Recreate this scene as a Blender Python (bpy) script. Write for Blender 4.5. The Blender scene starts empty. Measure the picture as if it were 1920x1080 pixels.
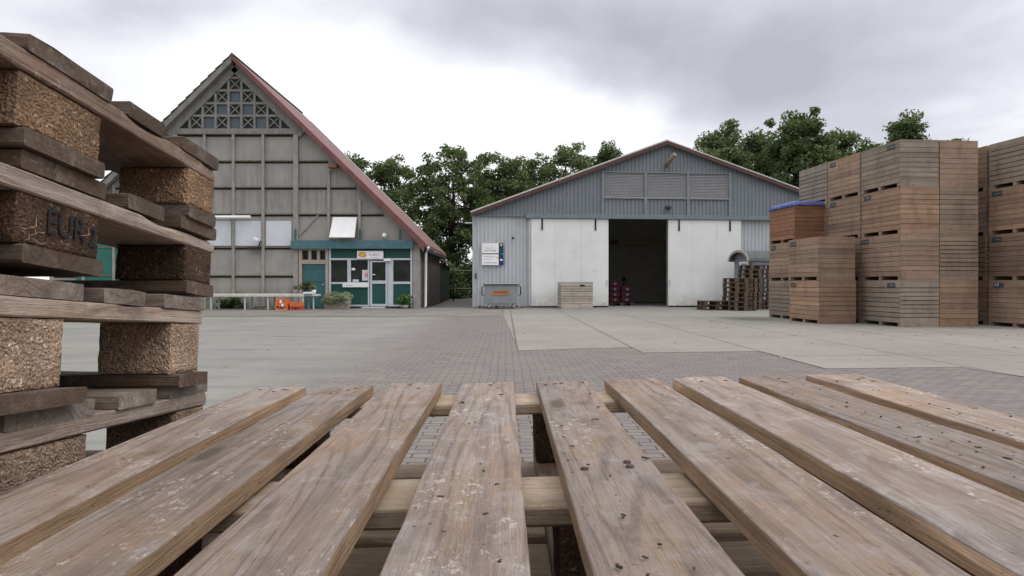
import bpy, bmesh, math, random
import numpy as np
from mathutils import Vector, Matrix, noise as mnoise
R = math.radians
random.seed(7)
scene = bpy.context.scene
col = scene.collection
F, CX, CY, H = 1225.0, 948.0, 531.0, 1.12          # focal length in px, vanishing point, eye height

# ------------------------------------------------------------------ object helpers
def tag(o, label=None, cat=None, group=None, kind=None):
    if label: o['label'] = label
    if cat: o['category'] = cat
    if group: o['group'] = group
    if kind: o['kind'] = kind
    return o

def empty(name, label, cat, loc=(0, 0, 0), rot=(0, 0, 0), group=None):
    o = bpy.data.objects.new(name, None); col.objects.link(o)
    o.location = loc; o.rotation_euler = rot; o.empty_display_size = .1
    return tag(o, label, cat, group)

class MB:
    """collects faces for one mesh"""
    def __init__(s): s.v = []; s.f = []; s.m = []; s.sm = []
    def add(s, vs, fs, m=0, smooth=False):
        b = len(s.v); s.v += [tuple(p) for p in vs]
        for f in fs: s.f.append([i + b for i in f]); s.m.append(m); s.sm.append(smooth)
    def box(s, x0, x1, y0, y1, z0, z1, m=0):
        vs = [(x, y, z) for z in (z0, z1) for y in (y0, y1) for x in (x0, x1)]
        s.add(vs, [(0, 2, 3, 1), (4, 5, 7, 6), (0, 1, 5, 4), (2, 6, 7, 3), (0, 4, 6, 2), (1, 3, 7, 5)], m)
    def prism_y(s, poly, y0, y1, m=0):
        """poly = [(x,z)] extruded along y"""
        n = len(poly)
        vs = [(x, y0, z) for x, z in poly] + [(x, y1, z) for x, z in poly]
        s.add(vs, [tuple(range(n)), tuple(range(2 * n - 1, n - 1, -1))] + [(i, i + n, (i + 1) % n + n, (i + 1) % n) for i in range(n)], m)
    def prism_z(s, poly, z0, z1, m=0):
        n = len(poly)
        vs = [(x, y, z0) for x, y in poly] + [(x, y, z1) for x, y in poly]
        s.add(vs, [tuple(range(n - 1, -1, -1)), tuple(range(n, 2 * n))] + [(i, (i + 1) % n, (i + 1) % n + n, i + n) for i in range(n)], m)
    def bar(s, a, b, w, d, m=0):
        """rectangular bar between two points in an x-z facade; w across, d along y"""
        a = Vector(a); b = Vector(b); t = (b - a).normalized(); n = Vector((-t.z, 0, t.x)) * w / 2; y = Vector((0, d / 2, 0))
        vs = [a - n - y, a + n - y, a + n + y, a - n + y, b - n - y, b + n - y, b + n + y, b - n + y]
        s.add(vs, [(0, 3, 2, 1), (4, 5, 6, 7), (0, 1, 5, 4), (1, 2, 6, 5), (2, 3, 7, 6), (3, 0, 4, 7)], m)
    def tube(s, pts, rad, seg=8, m=0, cap=True):
        pts = [Vector(p) for p in pts]; b = len(s.v); n = len(pts)
        up = Vector((0, 0, 1))
        for i, p in enumerate(pts):
            t = (pts[min(i + 1, n - 1)] - pts[max(i - 1, 0)]).normalized()
            a = t.cross(up if abs(t.z) < .95 else Vector((1, 0, 0))).normalized(); c = t.cross(a)
            r = rad[i] if isinstance(rad, (list, tuple)) else rad
            for k in range(seg):
                an = 2 * math.pi * k / seg; s.v.append(tuple(p + a * math.cos(an) * r + c * math.sin(an) * r))
        for i in range(n - 1):
            for k in range(seg):
                k2 = (k + 1) % seg
                s.f.append([b + i * seg + k, b + i * seg + k2, b + (i + 1) * seg + k2, b + (i + 1) * seg + k]); s.m.append(m); s.sm.append(True)
        if cap:
            s.f.append([b + k for k in range(seg)]); s.m.append(m); s.sm.append(False)
            s.f.append([b + (n - 1) * seg + k for k in range(seg)][::-1]); s.m.append(m); s.sm.append(False)
    def lathe(s, prof, c=(0, 0, 0), seg=16, m=0):
        b = len(s.v)
        for r, z in prof:
            for k in range(seg):
                a = 2 * math.pi * k / seg; s.v.append((c[0] + r * math.cos(a), c[1] + r * math.sin(a), c[2] + z))
        for i in range(len(prof) - 1):
            for k in range(seg):
                k2 = (k + 1) % seg
                s.f.append([b + i * seg + k, b + i * seg + k2, b + (i + 1) * seg + k2, b + (i + 1) * seg + k]); s.m.append(m); s.sm.append(True)
    def mesh(s, name, mats, fix=True):
        me = bpy.data.meshes.new(name); me.from_pydata(s.v, [], s.f)
        for m in (mats if isinstance(mats, (list, tuple)) else [mats]): me.materials.append(m)
        me.polygons.foreach_set('material_index', s.m); me.polygons.foreach_set('use_smooth', s.sm)
        if fix:
            bm = bmesh.new(); bm.from_mesh(me); bmesh.ops.recalc_face_normals(bm, faces=bm.faces); bm.to_mesh(me); bm.free()
        me.update(); return me
    def build(s, name, mats, parent=None, loc=(0, 0, 0), rot=(0, 0, 0), bevel=0, fix=True):
        return link(name, s.mesh(name, mats, fix), parent, loc, rot, bevel)

def link(name, me, parent=None, loc=(0, 0, 0), rot=(0, 0, 0), bevel=0):
    o = bpy.data.objects.new(name, me); col.objects.link(o); o.location = loc; o.rotation_euler = rot
    if parent: o.parent = parent
    if bevel:
        b = o.modifiers.new('bevel', 'BEVEL'); b.width = bevel; b.segments = 2; b.limit_method = 'ANGLE'
    return o

def copy_tree(o, parent=None, color=None):
    c = o.copy(); col.objects.link(c); c.parent = parent
    if color: c.color = color
    for ch in list(o.children): copy_tree(ch, c, color)
    return c

# ------------------------------------------------------------------ material helpers
class Mat:
    def __init__(s, name, rough=.9):
        s.m = bpy.data.materials.new(name); s.m.use_nodes = True; s.nt = s.m.node_tree
        s.b = s.nt.nodes['Principled BSDF']; s.b.inputs['Roughness'].default_value = rough
        s.b.inputs['Specular IOR Level'].default_value = .25
        s.tc = s.nt.nodes.new('ShaderNodeTexCoord'); s.oi = s.nt.nodes.new('ShaderNodeObjectInfo')
        s.obj = s.tc.outputs['Object']
        s.rnd = s.oi.outputs['Random']
    def put(s, sock, v):
        if isinstance(v, bpy.types.NodeSocket): s.nt.links.new(v, sock)
        elif isinstance(v, (tuple, list)) and len(v) == 3 and sock.type == 'RGBA': sock.default_value = (*v, 1)
        else: sock.default_value = v
    def n(s, typ, ins=None, **pr):
        nd = s.nt.nodes.new(typ)
        for k, v in pr.items(): setattr(nd, k, v)
        for k, v in (ins or {}).items(): s.put(nd.inputs[k], v)
        return nd
    def math(s, op, a, b=0., c=0.):
        return s.n('ShaderNodeMath', {0: a, 1: b, 2: c}, operation=op).outputs[0]
    def vmath(s, op, a, b):
        return s.n('ShaderNodeVectorMath', {0: a, 1: b}, operation=op).outputs[0]
    def pos(s, seedmul=53.):
        """object coordinates with a random offset per object"""
        o = s.math('MULTIPLY', s.rnd, seedmul)
        return s.vmath('ADD', s.obj, s.n('ShaderNodeCombineXYZ', {0: o, 1: s.math('MULTIPLY', o, 1.7), 2: s.math('MULTIPLY', o, .6)}).outputs[0])
    def map(s, vec, scale=(1, 1, 1), loc=(0, 0, 0), rot=(0, 0, 0)):
        return s.n('ShaderNodeMapping', {'Vector': vec, 'Scale': scale, 'Location': loc, 'Rotation': rot}).outputs[0]
    def noise(s, vec, scale=1., detail=4., rough=.55, dist=0.):
        return s.n('ShaderNodeTexNoise', {'Vector': vec, 'Scale': scale, 'Detail': detail, 'Roughness': rough, 'Distortion': dist}).outputs['Fac']
    def voro(s, vec, scale=1., out='Color', feature='F1', rand=1.):
        return s.n('ShaderNodeTexVoronoi', {'Vector': vec, 'Scale': scale, 'Randomness': rand}, feature=feature).outputs[out]
    def mix(s, fac, a, b, bt='MIX'):
        nd = s.n('ShaderNodeMix', data_type='RGBA', blend_type=bt)
        s.put(nd.inputs[0], fac); s.put(nd.inputs[6], a); s.put(nd.inputs[7], b)
        return nd.outputs[2]
    def step(s, v, a, b, lo=0., hi=1.):
        return s.n('ShaderNodeMapRange', {0: v, 1: a, 2: b, 3: lo, 4: hi}, clamp=True).outputs[0]
    def ramp(s, v, stops):
        nd = s.n('ShaderNodeValToRGB', {0: v}); e = nd.color_ramp.elements
        while len(e) < len(stops): e.new(.5)
        for i, (p, c) in enumerate(stops): e[i].position = p; e[i].color = (*c, 1)
        return nd.outputs[0]
    def sep(s, vec): return s.n('ShaderNodeSeparateXYZ', {0: vec}).outputs
    def bump(s, h, strength=.4, dist=.01):
        s.put(s.b.inputs['Normal'], s.n('ShaderNodeBump', {'Height': h, 'Strength': strength, 'Distance': dist}).outputs[0])
    def color(s, c): s.put(s.b.inputs['Base Color'], c); return s
    def done(s): return s.m

def plain(name, c, rough=.8, var=.18, scale=6., spec=.25, metal=0., dirt=None):
    M = Mat(name, rough); p = M.pos()
    v = M.noise(p, scale, 6, .65)
    k = M.step(v, .3, .7, 1 - var, 1 + var)
    cc = M.mix(1., c, M.n('ShaderNodeCombineColor', {0: k, 1: k, 2: k}).outputs[0], 'MULTIPLY')
    if dirt: cc = M.mix(M.step(M.noise(M.map(p, (1.6, 1.6, .35)), 2.2, 7, .7), .5, .75, 0, .75), cc, dirt)
    M.color(cc); M.b.inputs['Specular IOR Level'].default_value = spec; M.b.inputs['Metallic'].default_value = metal
    M.bump(v, .15, .01)
    return M.done()

def wood(name, axis, a, b, dark, pale=None, fleck=.0, ring=.35, tint=False, rough=.74, bump=.5, speck=.5, fine=1.):
    """weathered timber with its grain along one local axis"""
    M = Mat(name, rough); p = M.pos()
    def sc(across, along):
        v = [across] * 3; v['xyz'.index(axis)] = along; return tuple(v)
    fineg = M.noise(M.map(p, sc(190 * fine, 9. * fine)), 1., 8, .72, .3)
    hair = M.noise(M.map(p, sc(620 * fine, 16. * fine)), 1., 4, .7)
    wide = M.noise(M.map(p, sc(22 * fine, 1.1 * fine)), 1., 4, .55, .4)
    cath = M.noise(M.map(p, sc(8.5 * fine, .8 * fine)), 1., 2, .4, .25)
    rings = M.math('SINE', M.math('MULTIPLY', cath, 95.))
    rings = M.step(rings, .35, 1., 0, 1)
    blotch = M.noise(M.map(p, sc(9 * fine, 3.4 * fine)), 1., 7, .68)
    stain = M.noise(M.map(p, sc(26 * fine, 11 * fine), (7, 3, 1)), 1., 6, .7)
    c = M.mix(M.step(blotch, .40, .60), a, b)
    c = M.mix(M.math('MULTIPLY', M.math('MULTIPLY', rings, ring), M.step(stain, .3, .55, .3, 1.)), c, dark)
    c = M.mix(M.step(fineg, .48, .68, 0, .46), c, dark)
    c = M.mix(M.step(fineg, .45, .30, 0, .35), c, tuple(min(1, x * 1.35) for x in a))
    c = M.mix(M.step(hair, .54, .74, 0, .36), c, dark)
    c = M.mix(M.step(wide, .48, .68, 0, .5), c, tuple(x * .55 for x in a))
    c = M.mix(M.step(stain, .55, .72, 0, .45), c, tuple(x * .5 for x in b))
    if pale and not tint:
        film = M.noise(M.map(p, sc(24 * fine, 17 * fine), (2, 9, 4)), 1., 7, .68, .5)
        c = M.mix(M.step(film, .52, .66, 0, .5), c, tuple(.55 * x + .45 * y_ for x, y_ in zip(a, (.50, .47, .46))))
        c = M.mix(M.step(film, .46, .34, 0, .45), c, tuple(x * .62 for x in b))
        warm = M.noise(M.map(p, sc(6 * fine, 3 * fine), (5, 1, 8)), 1., 4, .6)
        c = M.mix(M.step(warm, .54, .66, 0, .4), c, (b[0] * 1.12, b[1] * .98, b[2] * .82))
    if pale:
        f1 = M.noise(M.map(p, sc(150 * fine, 85 * fine)), 1., 7, .74, .3)
        f2 = M.noise(M.map(p, sc(13 * fine, 6 * fine)), 1., 5, .65)
        m = M.math('MULTIPLY', M.step(f1, .54, .60), M.step(f2, .53, .62))
        c = M.mix(M.math('MULTIPLY', m, fleck), c, pale)
    if pale and not tint:
        kd = M.math('ADD', M.voro(M.map(p, sc(8.5 * fine, 2.6 * fine)), 1., 'Distance'), M.math('MULTIPLY', M.noise(p, 60. * fine, 3, .6), .10))
        c = M.mix(M.step(kd, .17, .12, 0, .8), c, tuple(x * .8 for x in dark)); c = M.mix(M.math('MULTIPLY', M.step(kd, .26, .18), .35), c, tuple(x * .6 for x in b))
    sp = M.noise(M.map(p, sc(230 * fine, 95 * fine)), 1., 3, .6)
    c = M.mix(M.step(sp, .66, .71, 0, speck), c, (.035, .028, .022))
    v = M.step(M.rnd, 0, 1, .8, 1.15)
    c = M.mix(1., c, M.n('ShaderNodeCombineColor', {0: v, 1: v, 2: v}).outputs[0], 'MULTIPLY')
    if tint:
        bt_ = M.n('ShaderNodeTexWhiteNoise', {'Vector': M.n('ShaderNodeCombineXYZ', {0: M.math('FLOOR', M.math('DIVIDE', M.math('SUBTRACT', M.sep(M.obj)[2], .1), .127)), 1: M.math('MULTIPLY', M.rnd, 91.), 2: 0.}).outputs[0]}, noise_dimensions='3D').outputs[0]
        bv = M.step(bt_, 0, 1, .84, 1.14); c = M.mix(1., c, M.n('ShaderNodeCombineColor', {0: bv, 1: M.math('MULTIPLY', bv, 1.0), 2: M.math('POWER', bv, .8)}).outputs[0], 'MULTIPLY')
        c = M.mix(M.step(M.noise(M.map(p, (3., 3., 1.1)), 1., 6, .7), .50, .68, 0, .5), c, (.36, .33, .31))
    if tint: c = M.mix(1., c, M.oi.outputs['Color'], 'MULTIPLY')
    M.color(c)
    h = M.math('ADD', M.math('ADD', M.math('MULTIPLY', fineg, -1.5), M.math('MULTIPLY', hair, -.7)), M.math('MULTIPLY', rings, -.3))
    M.bump(M.math('ADD', h, M.math('MULTIPLY', blotch, .8)), bump, .004)
    return M.done()

def chipmat(name, base, dark, pale, sc=150):
    """pressed wood-chip block"""
    M = Mat(name, .95); p = M.pos()
    w = M.vmath('ADD', p, M.map(M.n('ShaderNodeTexNoise', {'Vector': p, 'Scale': 30.}).outputs['Color'], (.02, .02, .02)))
    v1 = M.voro(M.map(w, (1., .55, 1.)), sc); v2 = M.voro(M.map(w, (.6, 1., .8), rot=(.4, .3, .8)), sc * 1.9)
    s1 = M.sep(v1)[0]; s2 = M.sep(v2)[1]
    c = M.mix(s1, base, tuple(x * .62 for x in base)); c = M.mix(M.step(s2, .55, 1.), c, dark)
    c = M.mix(M.step(M.math('MULTIPLY', s1, s2), .62, .8), c, pale)
    c = M.mix(M.step(M.noise(p, 11., 4, .6), .42, .66, 0, .6), c, tuple(x * .7 for x in dark))
    v = M.step(M.rnd, 0, 1, .75, 1.2)
    c = M.mix(1., c, M.n('ShaderNodeCombineColor', {0: v, 1: v, 2: v}).outputs[0], 'MULTIPLY')
    M.color(c)
    M.bump(M.math('ADD', M.voro(w, sc * .9, 'Distance'), M.noise(p, 120., 4, .7)), .7, .004)
    return M.done()

# ------------------------------------------------------------------ materials
slat_top = wood('slat_weathered_face', 'y', (.335, .285, .255), (.345, .248, .178), (.075, .053, .043), (.66, .59, .50), .75, .42, bump=1.)
slat_side = wood('slat_sawn_edge', 'y', (.40, .268, .165), (.30, .20, .122), (.13, .08, .05), None, 0, .3, speck=.9, bump=.7)
str_x = wood('stringer_timber', 'x', (.42, .32, .22), (.35, .265, .18), (.15, .11, .075), (.6, .5, .38), .3, .25)
dark_y = wood('aged_timber_along', 'y', (.25, .175, .13), (.20, .13, .088), (.09, .065, .05), (.5, .43, .36), .5, .3, bump=.7)
light_y = wood('grey_split_timber', 'y', (.46, .385, .325), (.40, .295, .22), (.15, .115, .095), (.58, .52, .45), .6, .35, bump=.8)
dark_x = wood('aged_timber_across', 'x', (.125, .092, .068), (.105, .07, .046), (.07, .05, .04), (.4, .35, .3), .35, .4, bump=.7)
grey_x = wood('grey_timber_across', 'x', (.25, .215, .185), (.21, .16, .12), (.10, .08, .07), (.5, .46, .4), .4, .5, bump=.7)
chip_a = chipmat('chip_block_tan', (.29, .18, .105), (.08, .046, .028), (.5, .37, .25), 260)
chip_b = chipmat('chip_block_dark', (.105, .058, .034), (.03, .017, .012), (.24, .165, .11), 260)
chip_c = chipmat('chip_block_pale', (.41, .29, .205), (.11, .07, .046), (.66, .53, .42), 260)
crate_x = wood('crate_boards_across', 'x', (.80, .77, .74), (.93, .86, .78), (.42, .36, .30), (1., .98, .92), .5, .22, tint=True, fine=.35, bump=.3, speck=.35)
crate_y = wood('crate_boards_along', 'y', (.80, .77, .74), (.93, .86, .78), (.42, .36, .30), (1., .98, .92), .5, .22, tint=True, fine=.35, bump=.3, speck=.35)
crate_in = plain('crate_inside_dark', (.07, .05, .035))
metal_nail = plain('rusty_nail', (.05, .035, .03), .6)
ink = plain('stencil_ink', (.02, .02, .024), .9)
splint = plain('pale_splinter', (.36, .28, .19), .9)
dirt_m = plain('dirt_crumb', (.055, .042, .032), 1.)
conc_panel_col = (.31, .30, .285)

def concrete_wall():
    M = Mat('barn_concrete_panel', .92); p = M.obj
    n1 = M.noise(p, 1.3, 7, .65); n2 = M.noise(M.map(p, (5., 5., .5)), 1., 6, .65); n3 = M.noise(p, 22., 4, .6)
    c = M.mix(M.step(n1, .35, .65), (.365, .338, .305), (.295, .28, .26))
    c = M.mix(M.step(n2, .52, .74, 0, .45), c, (.20, .195, .185))
    z = M.sep(p)[2]
    g = M.math('MULTIPLY', M.step(z, .25, 1.0, 1, 0), M.step(n1, .35, .6))
    c = M.mix(M.math('MULTIPLY', g, .85), c, (.085, .10, .05))
    band = M.math('MULTIPLY', M.step(z, 4.0, 4.6), M.step(z, 6.8, 5.4))
    c = M.mix(M.math('MULTIPLY', band, M.step(n2, .38, .6, .1, .55)), c, (.17, .17, .168))
    c = M.mix(M.step(n3, .55, .8, 0, .25), c, (.42, .40, .37))
    M.color(c); M.bump(M.noise(p, 40., 4, .6), .25, .01); return M.done()
barn_wall_m = concrete_wall()
barn_col_m = plain('barn_concrete_frame', (.305, .288, .262), .92, .2, 3., dirt=(.17, .165, .145))
lattice_conc_m = plain('weathered_gable_concrete', (.225, .215, .20), .92, .2, 3., dirt=(.13, .125, .11))
moss_m = plain('mossy_ledge', (.165, .15, .105), .95, .3, 8.)
black_shade_m = plain('black_and_ledge_shade', (.025, .024, .022))  # near-black parts, and the shadow painted under the barn ledges
tile_m = plain('roof_tile', (.10, .13, .085), .85, .35, 5.)
roof_red_m = plain('faded_red_roof', (.175, .095, .09), .7, .2, 2.5, dirt=(.22, .15, .14))
verge_m = plain('red_verge_board', (.175, .075, .07), .8, .25, 3., dirt=(.13, .08, .074))
white_panel_m = plain('white_panel', (.60, .63, .66), .6, .05, 2., dirt=(.5, .52, .52))
white_m = plain('white_paint', (.78, .78, .77), .5, .06, 3.)
teal_m = plain('teal_paint', (.045, .13, .14), .55, .15, 3.)
fascia_m = plain('blue_green_fascia', (.075, .16, .18), .6, .2, 4., dirt=(.09, .13, .13))
green_panel_m = plain('dark_green_panel', (.016, .075, .062), .45, .15, 3.)
alu_m = plain('pale_frame', (.50, .53, .56), .45, .1, 5.)
tan_frame_m = plain('tan_frame', (.36, .31, .26), .8, .15, 5.)
def glassmat(name, c):
    M = Mat(name, .06); M.color(M.mix(M.step(M.noise(M.obj, 1.7, 4, .6), .4, .7), c, tuple(x * 2.6 for x in c)))
    M.b.inputs['Specular IOR Level'].default_value = .22; return M.done()
glass_m = glassmat('dark_glass', (.012, .014, .012))
lattice_glass_m = plain('blue_grey_glass', (.07, .095, .115), .3, .2, 3., .5)
lattice_dark_m = plain('lattice_dark_board', (.035, .045, .04), .8)
board_m = wood('dark_side_boards', 'z', (.15, .115, .095), (.11, .09, .08), (.04, .035, .03), (.25, .22, .19), .4, .3, fine=.2, bump=.4)
pipe_m = plain('grey_plastic_pipe', (.52, .53, .54), .5, .08)
gable_m = plain('blue_grey_cladding', (.185, .208, .228), .55, .10, 1.2, .4, dirt=(.15, .175, .19))
shed_wall_m = plain('pale_grey_cladding', (.46, .475, .495), .5, .07, 1.2, .4, dirt=(.38, .37, .34))
def doormat():
    M = Mat('white_sliding_door', .5); p = M.obj; z = M.sep(p)[2]
    c = M.mix(M.step(M.noise(p, .9, 6, .6), .35, .65), (.74, .755, .73), (.67, .68, .65))
    st = M.noise(M.map(p, (9., 9., .35)), 1., 6, .7)
    c = M.mix(M.step(st, .58, .75, 0, .35), c, (.48, .46, .40))
    sp = M.math('MULTIPLY', M.step(z, .75, .05), M.step(M.noise(p, 6., 6, .7), .3, .62))
    c = M.mix(M.math('MULTIPLY', sp, .75), c, (.36, .33, .27)); c = M.mix(M.step(M.noise(p, 2.1, 3, .5), .70, .74, 0, .3), c, (.5, .49, .45))
    M.color(c); M.bump(M.noise(p, 1.6, 3, .5), .25, .03); return M.done()
door_white_m = doormat()
trim_m = plain('grey_green_trim', (.165, .205, .215), .6, .12, 3.)
brown_verge_m = plain('brown_verge', (.095, .05, .047), .75, .2, 3.)
roof_edge_m = plain('pale_roof_edge', (.55, .56, .52), .8, .15)
louvre_m = plain('grey_louvre', (.31, .31, .315), .6, .1)
black_m = plain('black_iron', (.012, .013, .02), .6)
inside_m = plain('shed_inner_cladding', (.36, .34, .30), .9, .15, 2.)
inside_floor_m = plain('shed_floor', (.3, .29, .27), .9)
beam_m = plain('inner_beam', (.34, .25, .17), .9)
galv_m = plain('galvanised_steel', (.27, .30, .30), .5, .12, 5., .4, 0.)
rubber_m = plain('wheel_rubber', (.28, .27, .26), .8)
orange_m = plain('orange_sticker', (.58, .19, .085), .6, .06)
blue_sign_m = plain('navy_sign', (.018, .035, .12), .4, .1)
teal_sign_m = plain('dark_teal_sign', (.012, .06, .085), .4, .1)
yellow_m = plain('yellow_print', (.62, .42, .06), .5, .08)
redp_m = plain('red_print', (.62, .22, .2), .6, .08)
greytext_m = plain('grey_print', (.22, .24, .25), .6)
tarp_m = plain('blue_tarpaulin', (.035, .10, .34), .45, .25, 9., .5)
orange_crate_m = plain('orange_plastic', (.62, .17, .05), .5, .2, 14.)
redorange_crate_m = plain('red_plastic', (.50, .075, .05), .5, .15, 9.)
stone_m = plain('planter_stone', (.30, .26, .21), .95, .25, 14.)
hut_m = plain('hut_grey_blue_wall', (.20, .215, .25), .8, .12)
hut_roof_m = plain('hut_roof_felt', (.10, .115, .11), .9, .3)
hut_rim_m = plain('hut_roof_rim', (.36, .34, .29), .8)
sack_m = plain('red_net_sack', (.065, .016, .024), .8, .4, 30.)
tag_m = plain('crate_tag_plate', (.055, .07, .075), .7, .2)
tagw_m = plain('tag_pale_letter', (.62, .64, .60), .7)
pallet_far_x = wood('far_pallet_timber', 'x', (.125, .08, .055), (.10, .066, .048), (.04, .027, .02), (.26, .22, .18), .5, .3, fine=.4)
pallet_end_m = plain('far_pallet_end_grain', (.11, .08, .06), .9, .4, 20.)

def leafmat(name, c1, c2, c3):
    M = Mat(name, .6); p = M.obj
    v = M.noise(p, .9, 3, .6); w = M.voro(p, 3.1)
    c = M.mix(M.step(v, .38, .62), c1, c2); c = M.mix(M.step(M.sep(w)[0], .55, .95, 0, .8), c, c3)
    M.color(c); M.b.inputs['Specular IOR Level'].default_value = .3
    tr = M.n('ShaderNodeBsdfTranslucent', {'Color': M.mix(1., c, (1.3, 1.5, .7), 'MULTIPLY')})
    mx = M.n('ShaderNodeMixShader', {0: .32, 1: M.b.outputs[0], 2: tr.outputs[0]})
    M.nt.links.new(mx.outputs[0], M.nt.nodes['Material Output'].inputs[0]); return M.done()
leaf_a = leafmat('leaf_dark_green', (.058, .085, .034), (.09, .125, .048), (.16, .19, .095))
leaf_b = leafmat('leaf_mid_green', (.075, .102, .044), (.112, .145, .062), (.19, .215, .12))
leaf_grey = leafmat('leaf_grey_green', (.22, .25, .16), (.30, .33, .22), (.40, .42, .31))
leaf_bright = leafmat('leaf_bright_green', (.07, .14, .035), (.10, .19, .05), (.17, .25, .08))
leaf_brown = leafmat('leaf_brown_green', (.07, .07, .03), (.11, .09, .04), (.12, .12, .05))
bark_m = plain('tree_bark', (.055, .045, .037), .95, .3, 6.)

# ------------------------------------------------------------------ ground
def yardcol(M, p):
    a = M.noise(p, .55, 6, .6); b = M.noise(M.map(p, (.5, 2.2, 1)), 1., 6, .65); f = M.noise(p, 60., 4, .7); g = M.noise(p, 260., 2, .6)
    c = M.mix(M.step(a, .35, .65), (0.189, 0.186, 0.164), (0.231, 0.225, 0.198)); c = M.mix(M.step(b, .50, .70, 0, .7), c, (0.139, 0.136, 0.122))
    c = M.mix(M.step(f, .55, .8, 0, .35), c, (0.286, 0.277, 0.248)); c = M.mix(M.step(g, .6, .75, 0, .4), c, (0.126, 0.126, 0.118))
    c = M.mix(M.step(M.noise(p, 1.1, 4, .6), .62, .72, 0, .5), c, (0.109, 0.105, 0.092)); c = M.mix(M.step(M.noise(M.map(p, (.22, 2.6, 1.), rot=(0, 0, .25)), 1.1, 7, .72, .4), .55, .66, 0, .45), c, (0.126, 0.122, 0.105)); c = M.mix(M.step(M.noise(p, 6., 5, .6), .66, .71, 0, .5), c, (0.084, 0.080, 0.071))
    return c, f, g
def ground_mats():
    M = Mat('field_grass'); p = M.obj
    M.color(M.mix(M.noise(p, .6, 5), (.05, .075, .025), (.10, .10, .05))); grass = M.done()
    # worn asphalt / sand-dusted concrete on the left
    M = Mat('yard_surface', .95); p = M.obj
    c, f, g = yardcol(M, p)
    M.color(c); M.bump(M.math('ADD', f, g), .35, .01); yard = M.done()
    # clinker paving with sand blown over it on the left side
    M = Mat('brick_paving', .9); p = M.obj
    wob = M.vmath('ADD', p, M.map(M.n('ShaderNodeTexNoise', {'Vector': p, 'Scale': 1.4, 'Detail': 3.}).outputs['Color'], (.07, .07, 0), (-.035, -.035, 0)))
    br = M.n('ShaderNodeTexBrick', {'Vector': wob, 'Color1': (.190, .166, .150, 1), 'Color2': (.155, .133, .123, 1), 'Mortar': (.058, .052, .044, 1), 'Scale': 1.,
              'Mortar Size': .0075, 'Mortar Smooth': .6, 'Bias': -.1, 'Brick Width': .205, 'Row Height': .103})
    c = br.outputs[0]
    ax = M.sep(wob)
    cell = M.n('ShaderNodeTexWhiteNoise', {'Vector': M.n('ShaderNodeCombineXYZ', {0: M.math('FLOOR', M.math('DIVIDE', ax[0], .205)), 1: M.math('FLOOR', M.math('DIVIDE', ax[1], .103)), 2: 0.}).outputs[0]}, noise_dimensions='3D').outputs[0]
    c = M.mix(M.step(cell, .94, .97, 0, .4), c, (0.242, 0.204, 0.148)); c = M.mix(M.step(cell, .06, .02, 0, .35), c, (0.111, 0.088, 0.090))
    n1 = M.noise(p, .8, 6, .65); n2 = M.noise(p, 45., 4, .65)
    c = M.mix(M.step(n1, .46, .70, 0, .5), c, (0.178, 0.167, 0.149)); c = M.mix(M.step(n2, .55, .8, 0, .3), c, (0.229, 0.211, 0.188))
    x = M.math('ADD', M.sep(p)[0], M.math('MULTIPLY', M.math('SUBTRACT', M.noise(p, .9, 7, .75), .5), 2.4))
    sand = M.step(x, -3.0, -1.4, 1, 0)
    c = M.mix(sand, c, yardcol(M, p)[0])
    M.color(c); hgt = M.math('MULTIPLY', br.outputs[1], -1.)
    M.bump(M.math('ADD', M.math('MULTIPLY', hgt, M.math('SUBTRACT', 1., sand)), M.math('MULTIPLY', n2, .5)), .6, .012); brick = M.done()
    # cast concrete bays with joints
    M = Mat('concrete_bays', .93); p = M.obj; x, y, z = M.sep(p)
    a = M.noise(p, .35, 6, .6); b = M.noise(p, 3., 6, .65); f = M.noise(p, 70., 4, .7)
    c = M.mix(M.step(a, .35, .65), (0.216, 0.201, 0.173), (0.261, 0.244, 0.213)); c = M.mix(M.step(b, .48, .70, 0, .55), c, (0.170, 0.157, 0.134)); c = M.mix(M.step(f, .5, .8, 0, .35), c, (0.144, 0.134, 0.116)); c = M.mix(M.step(M.noise(M.map(p, (.35, 1.5, 1.)), 1.3, 7, .7, .5), .56, .68, 0, .5), c, (0.136, 0.126, 0.109)); c = M.mix(M.step(M.noise(p, 5., 5, .6), .68, .72, 0, .5), c, (0.091, 0.086, 0.073))
    wx = M.math('ADD', x, M.math('MULTIPLY', M.noise(p, 2., 4), .05))
    jx = M.math('ABSOLUTE', M.math('SUBTRACT', M.math('PINGPONG', M.math('ADD', wx, -.22), 1.), 0.))
    jx = M.math('PINGPONG', M.math('ADD', wx, -.22 + 2.), 1.0)
    wy = M.math('ADD', y, M.math('MULTIPLY', M.noise(p, 1.5, 4), .06)); jy = M.math('PINGPONG', M.math('ADD', wy, -.6), 2.4)
    j = M.math('MAXIMUM', M.step(jx, .012, .028, 1, 0), M.step(jy, .012, .03, 1, 0))
    c = M.mix(M.math('MULTIPLY', j, .75), c, (0.075, 0.068, 0.057))
    dx = M.math('DIVIDE', M.math('SUBTRACT', x, 7.6), 1.1); dy = M.math('DIVIDE', M.math('SUBTRACT', y, 20.6), 1.6)
    d = M.math('ADD', M.math('ADD', M.math('MULTIPLY', dx, dx), M.math('MULTIPLY', dy, dy)), M.math('MULTIPLY', b, 1.4))
    c = M.mix(M.step(d, .7, 1.5, .75, 0), c, (0.083, 0.078, 0.069))
    back = M.step(M.math('ADD', y, M.math('MULTIPLY', b, 3.)), 23., 29., 0, .55)
    c = M.mix(back, c, (0.166, 0.160, 0.146))
    M.color(c); M.bump(M.math('ADD', f, M.math('MULTIPLY', j, -1.)), .3, .01); conc = M.done()
    return grass, yard, brick, conc
grass_m, yard_m, brick_m, conc_m = ground_mats()
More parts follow.
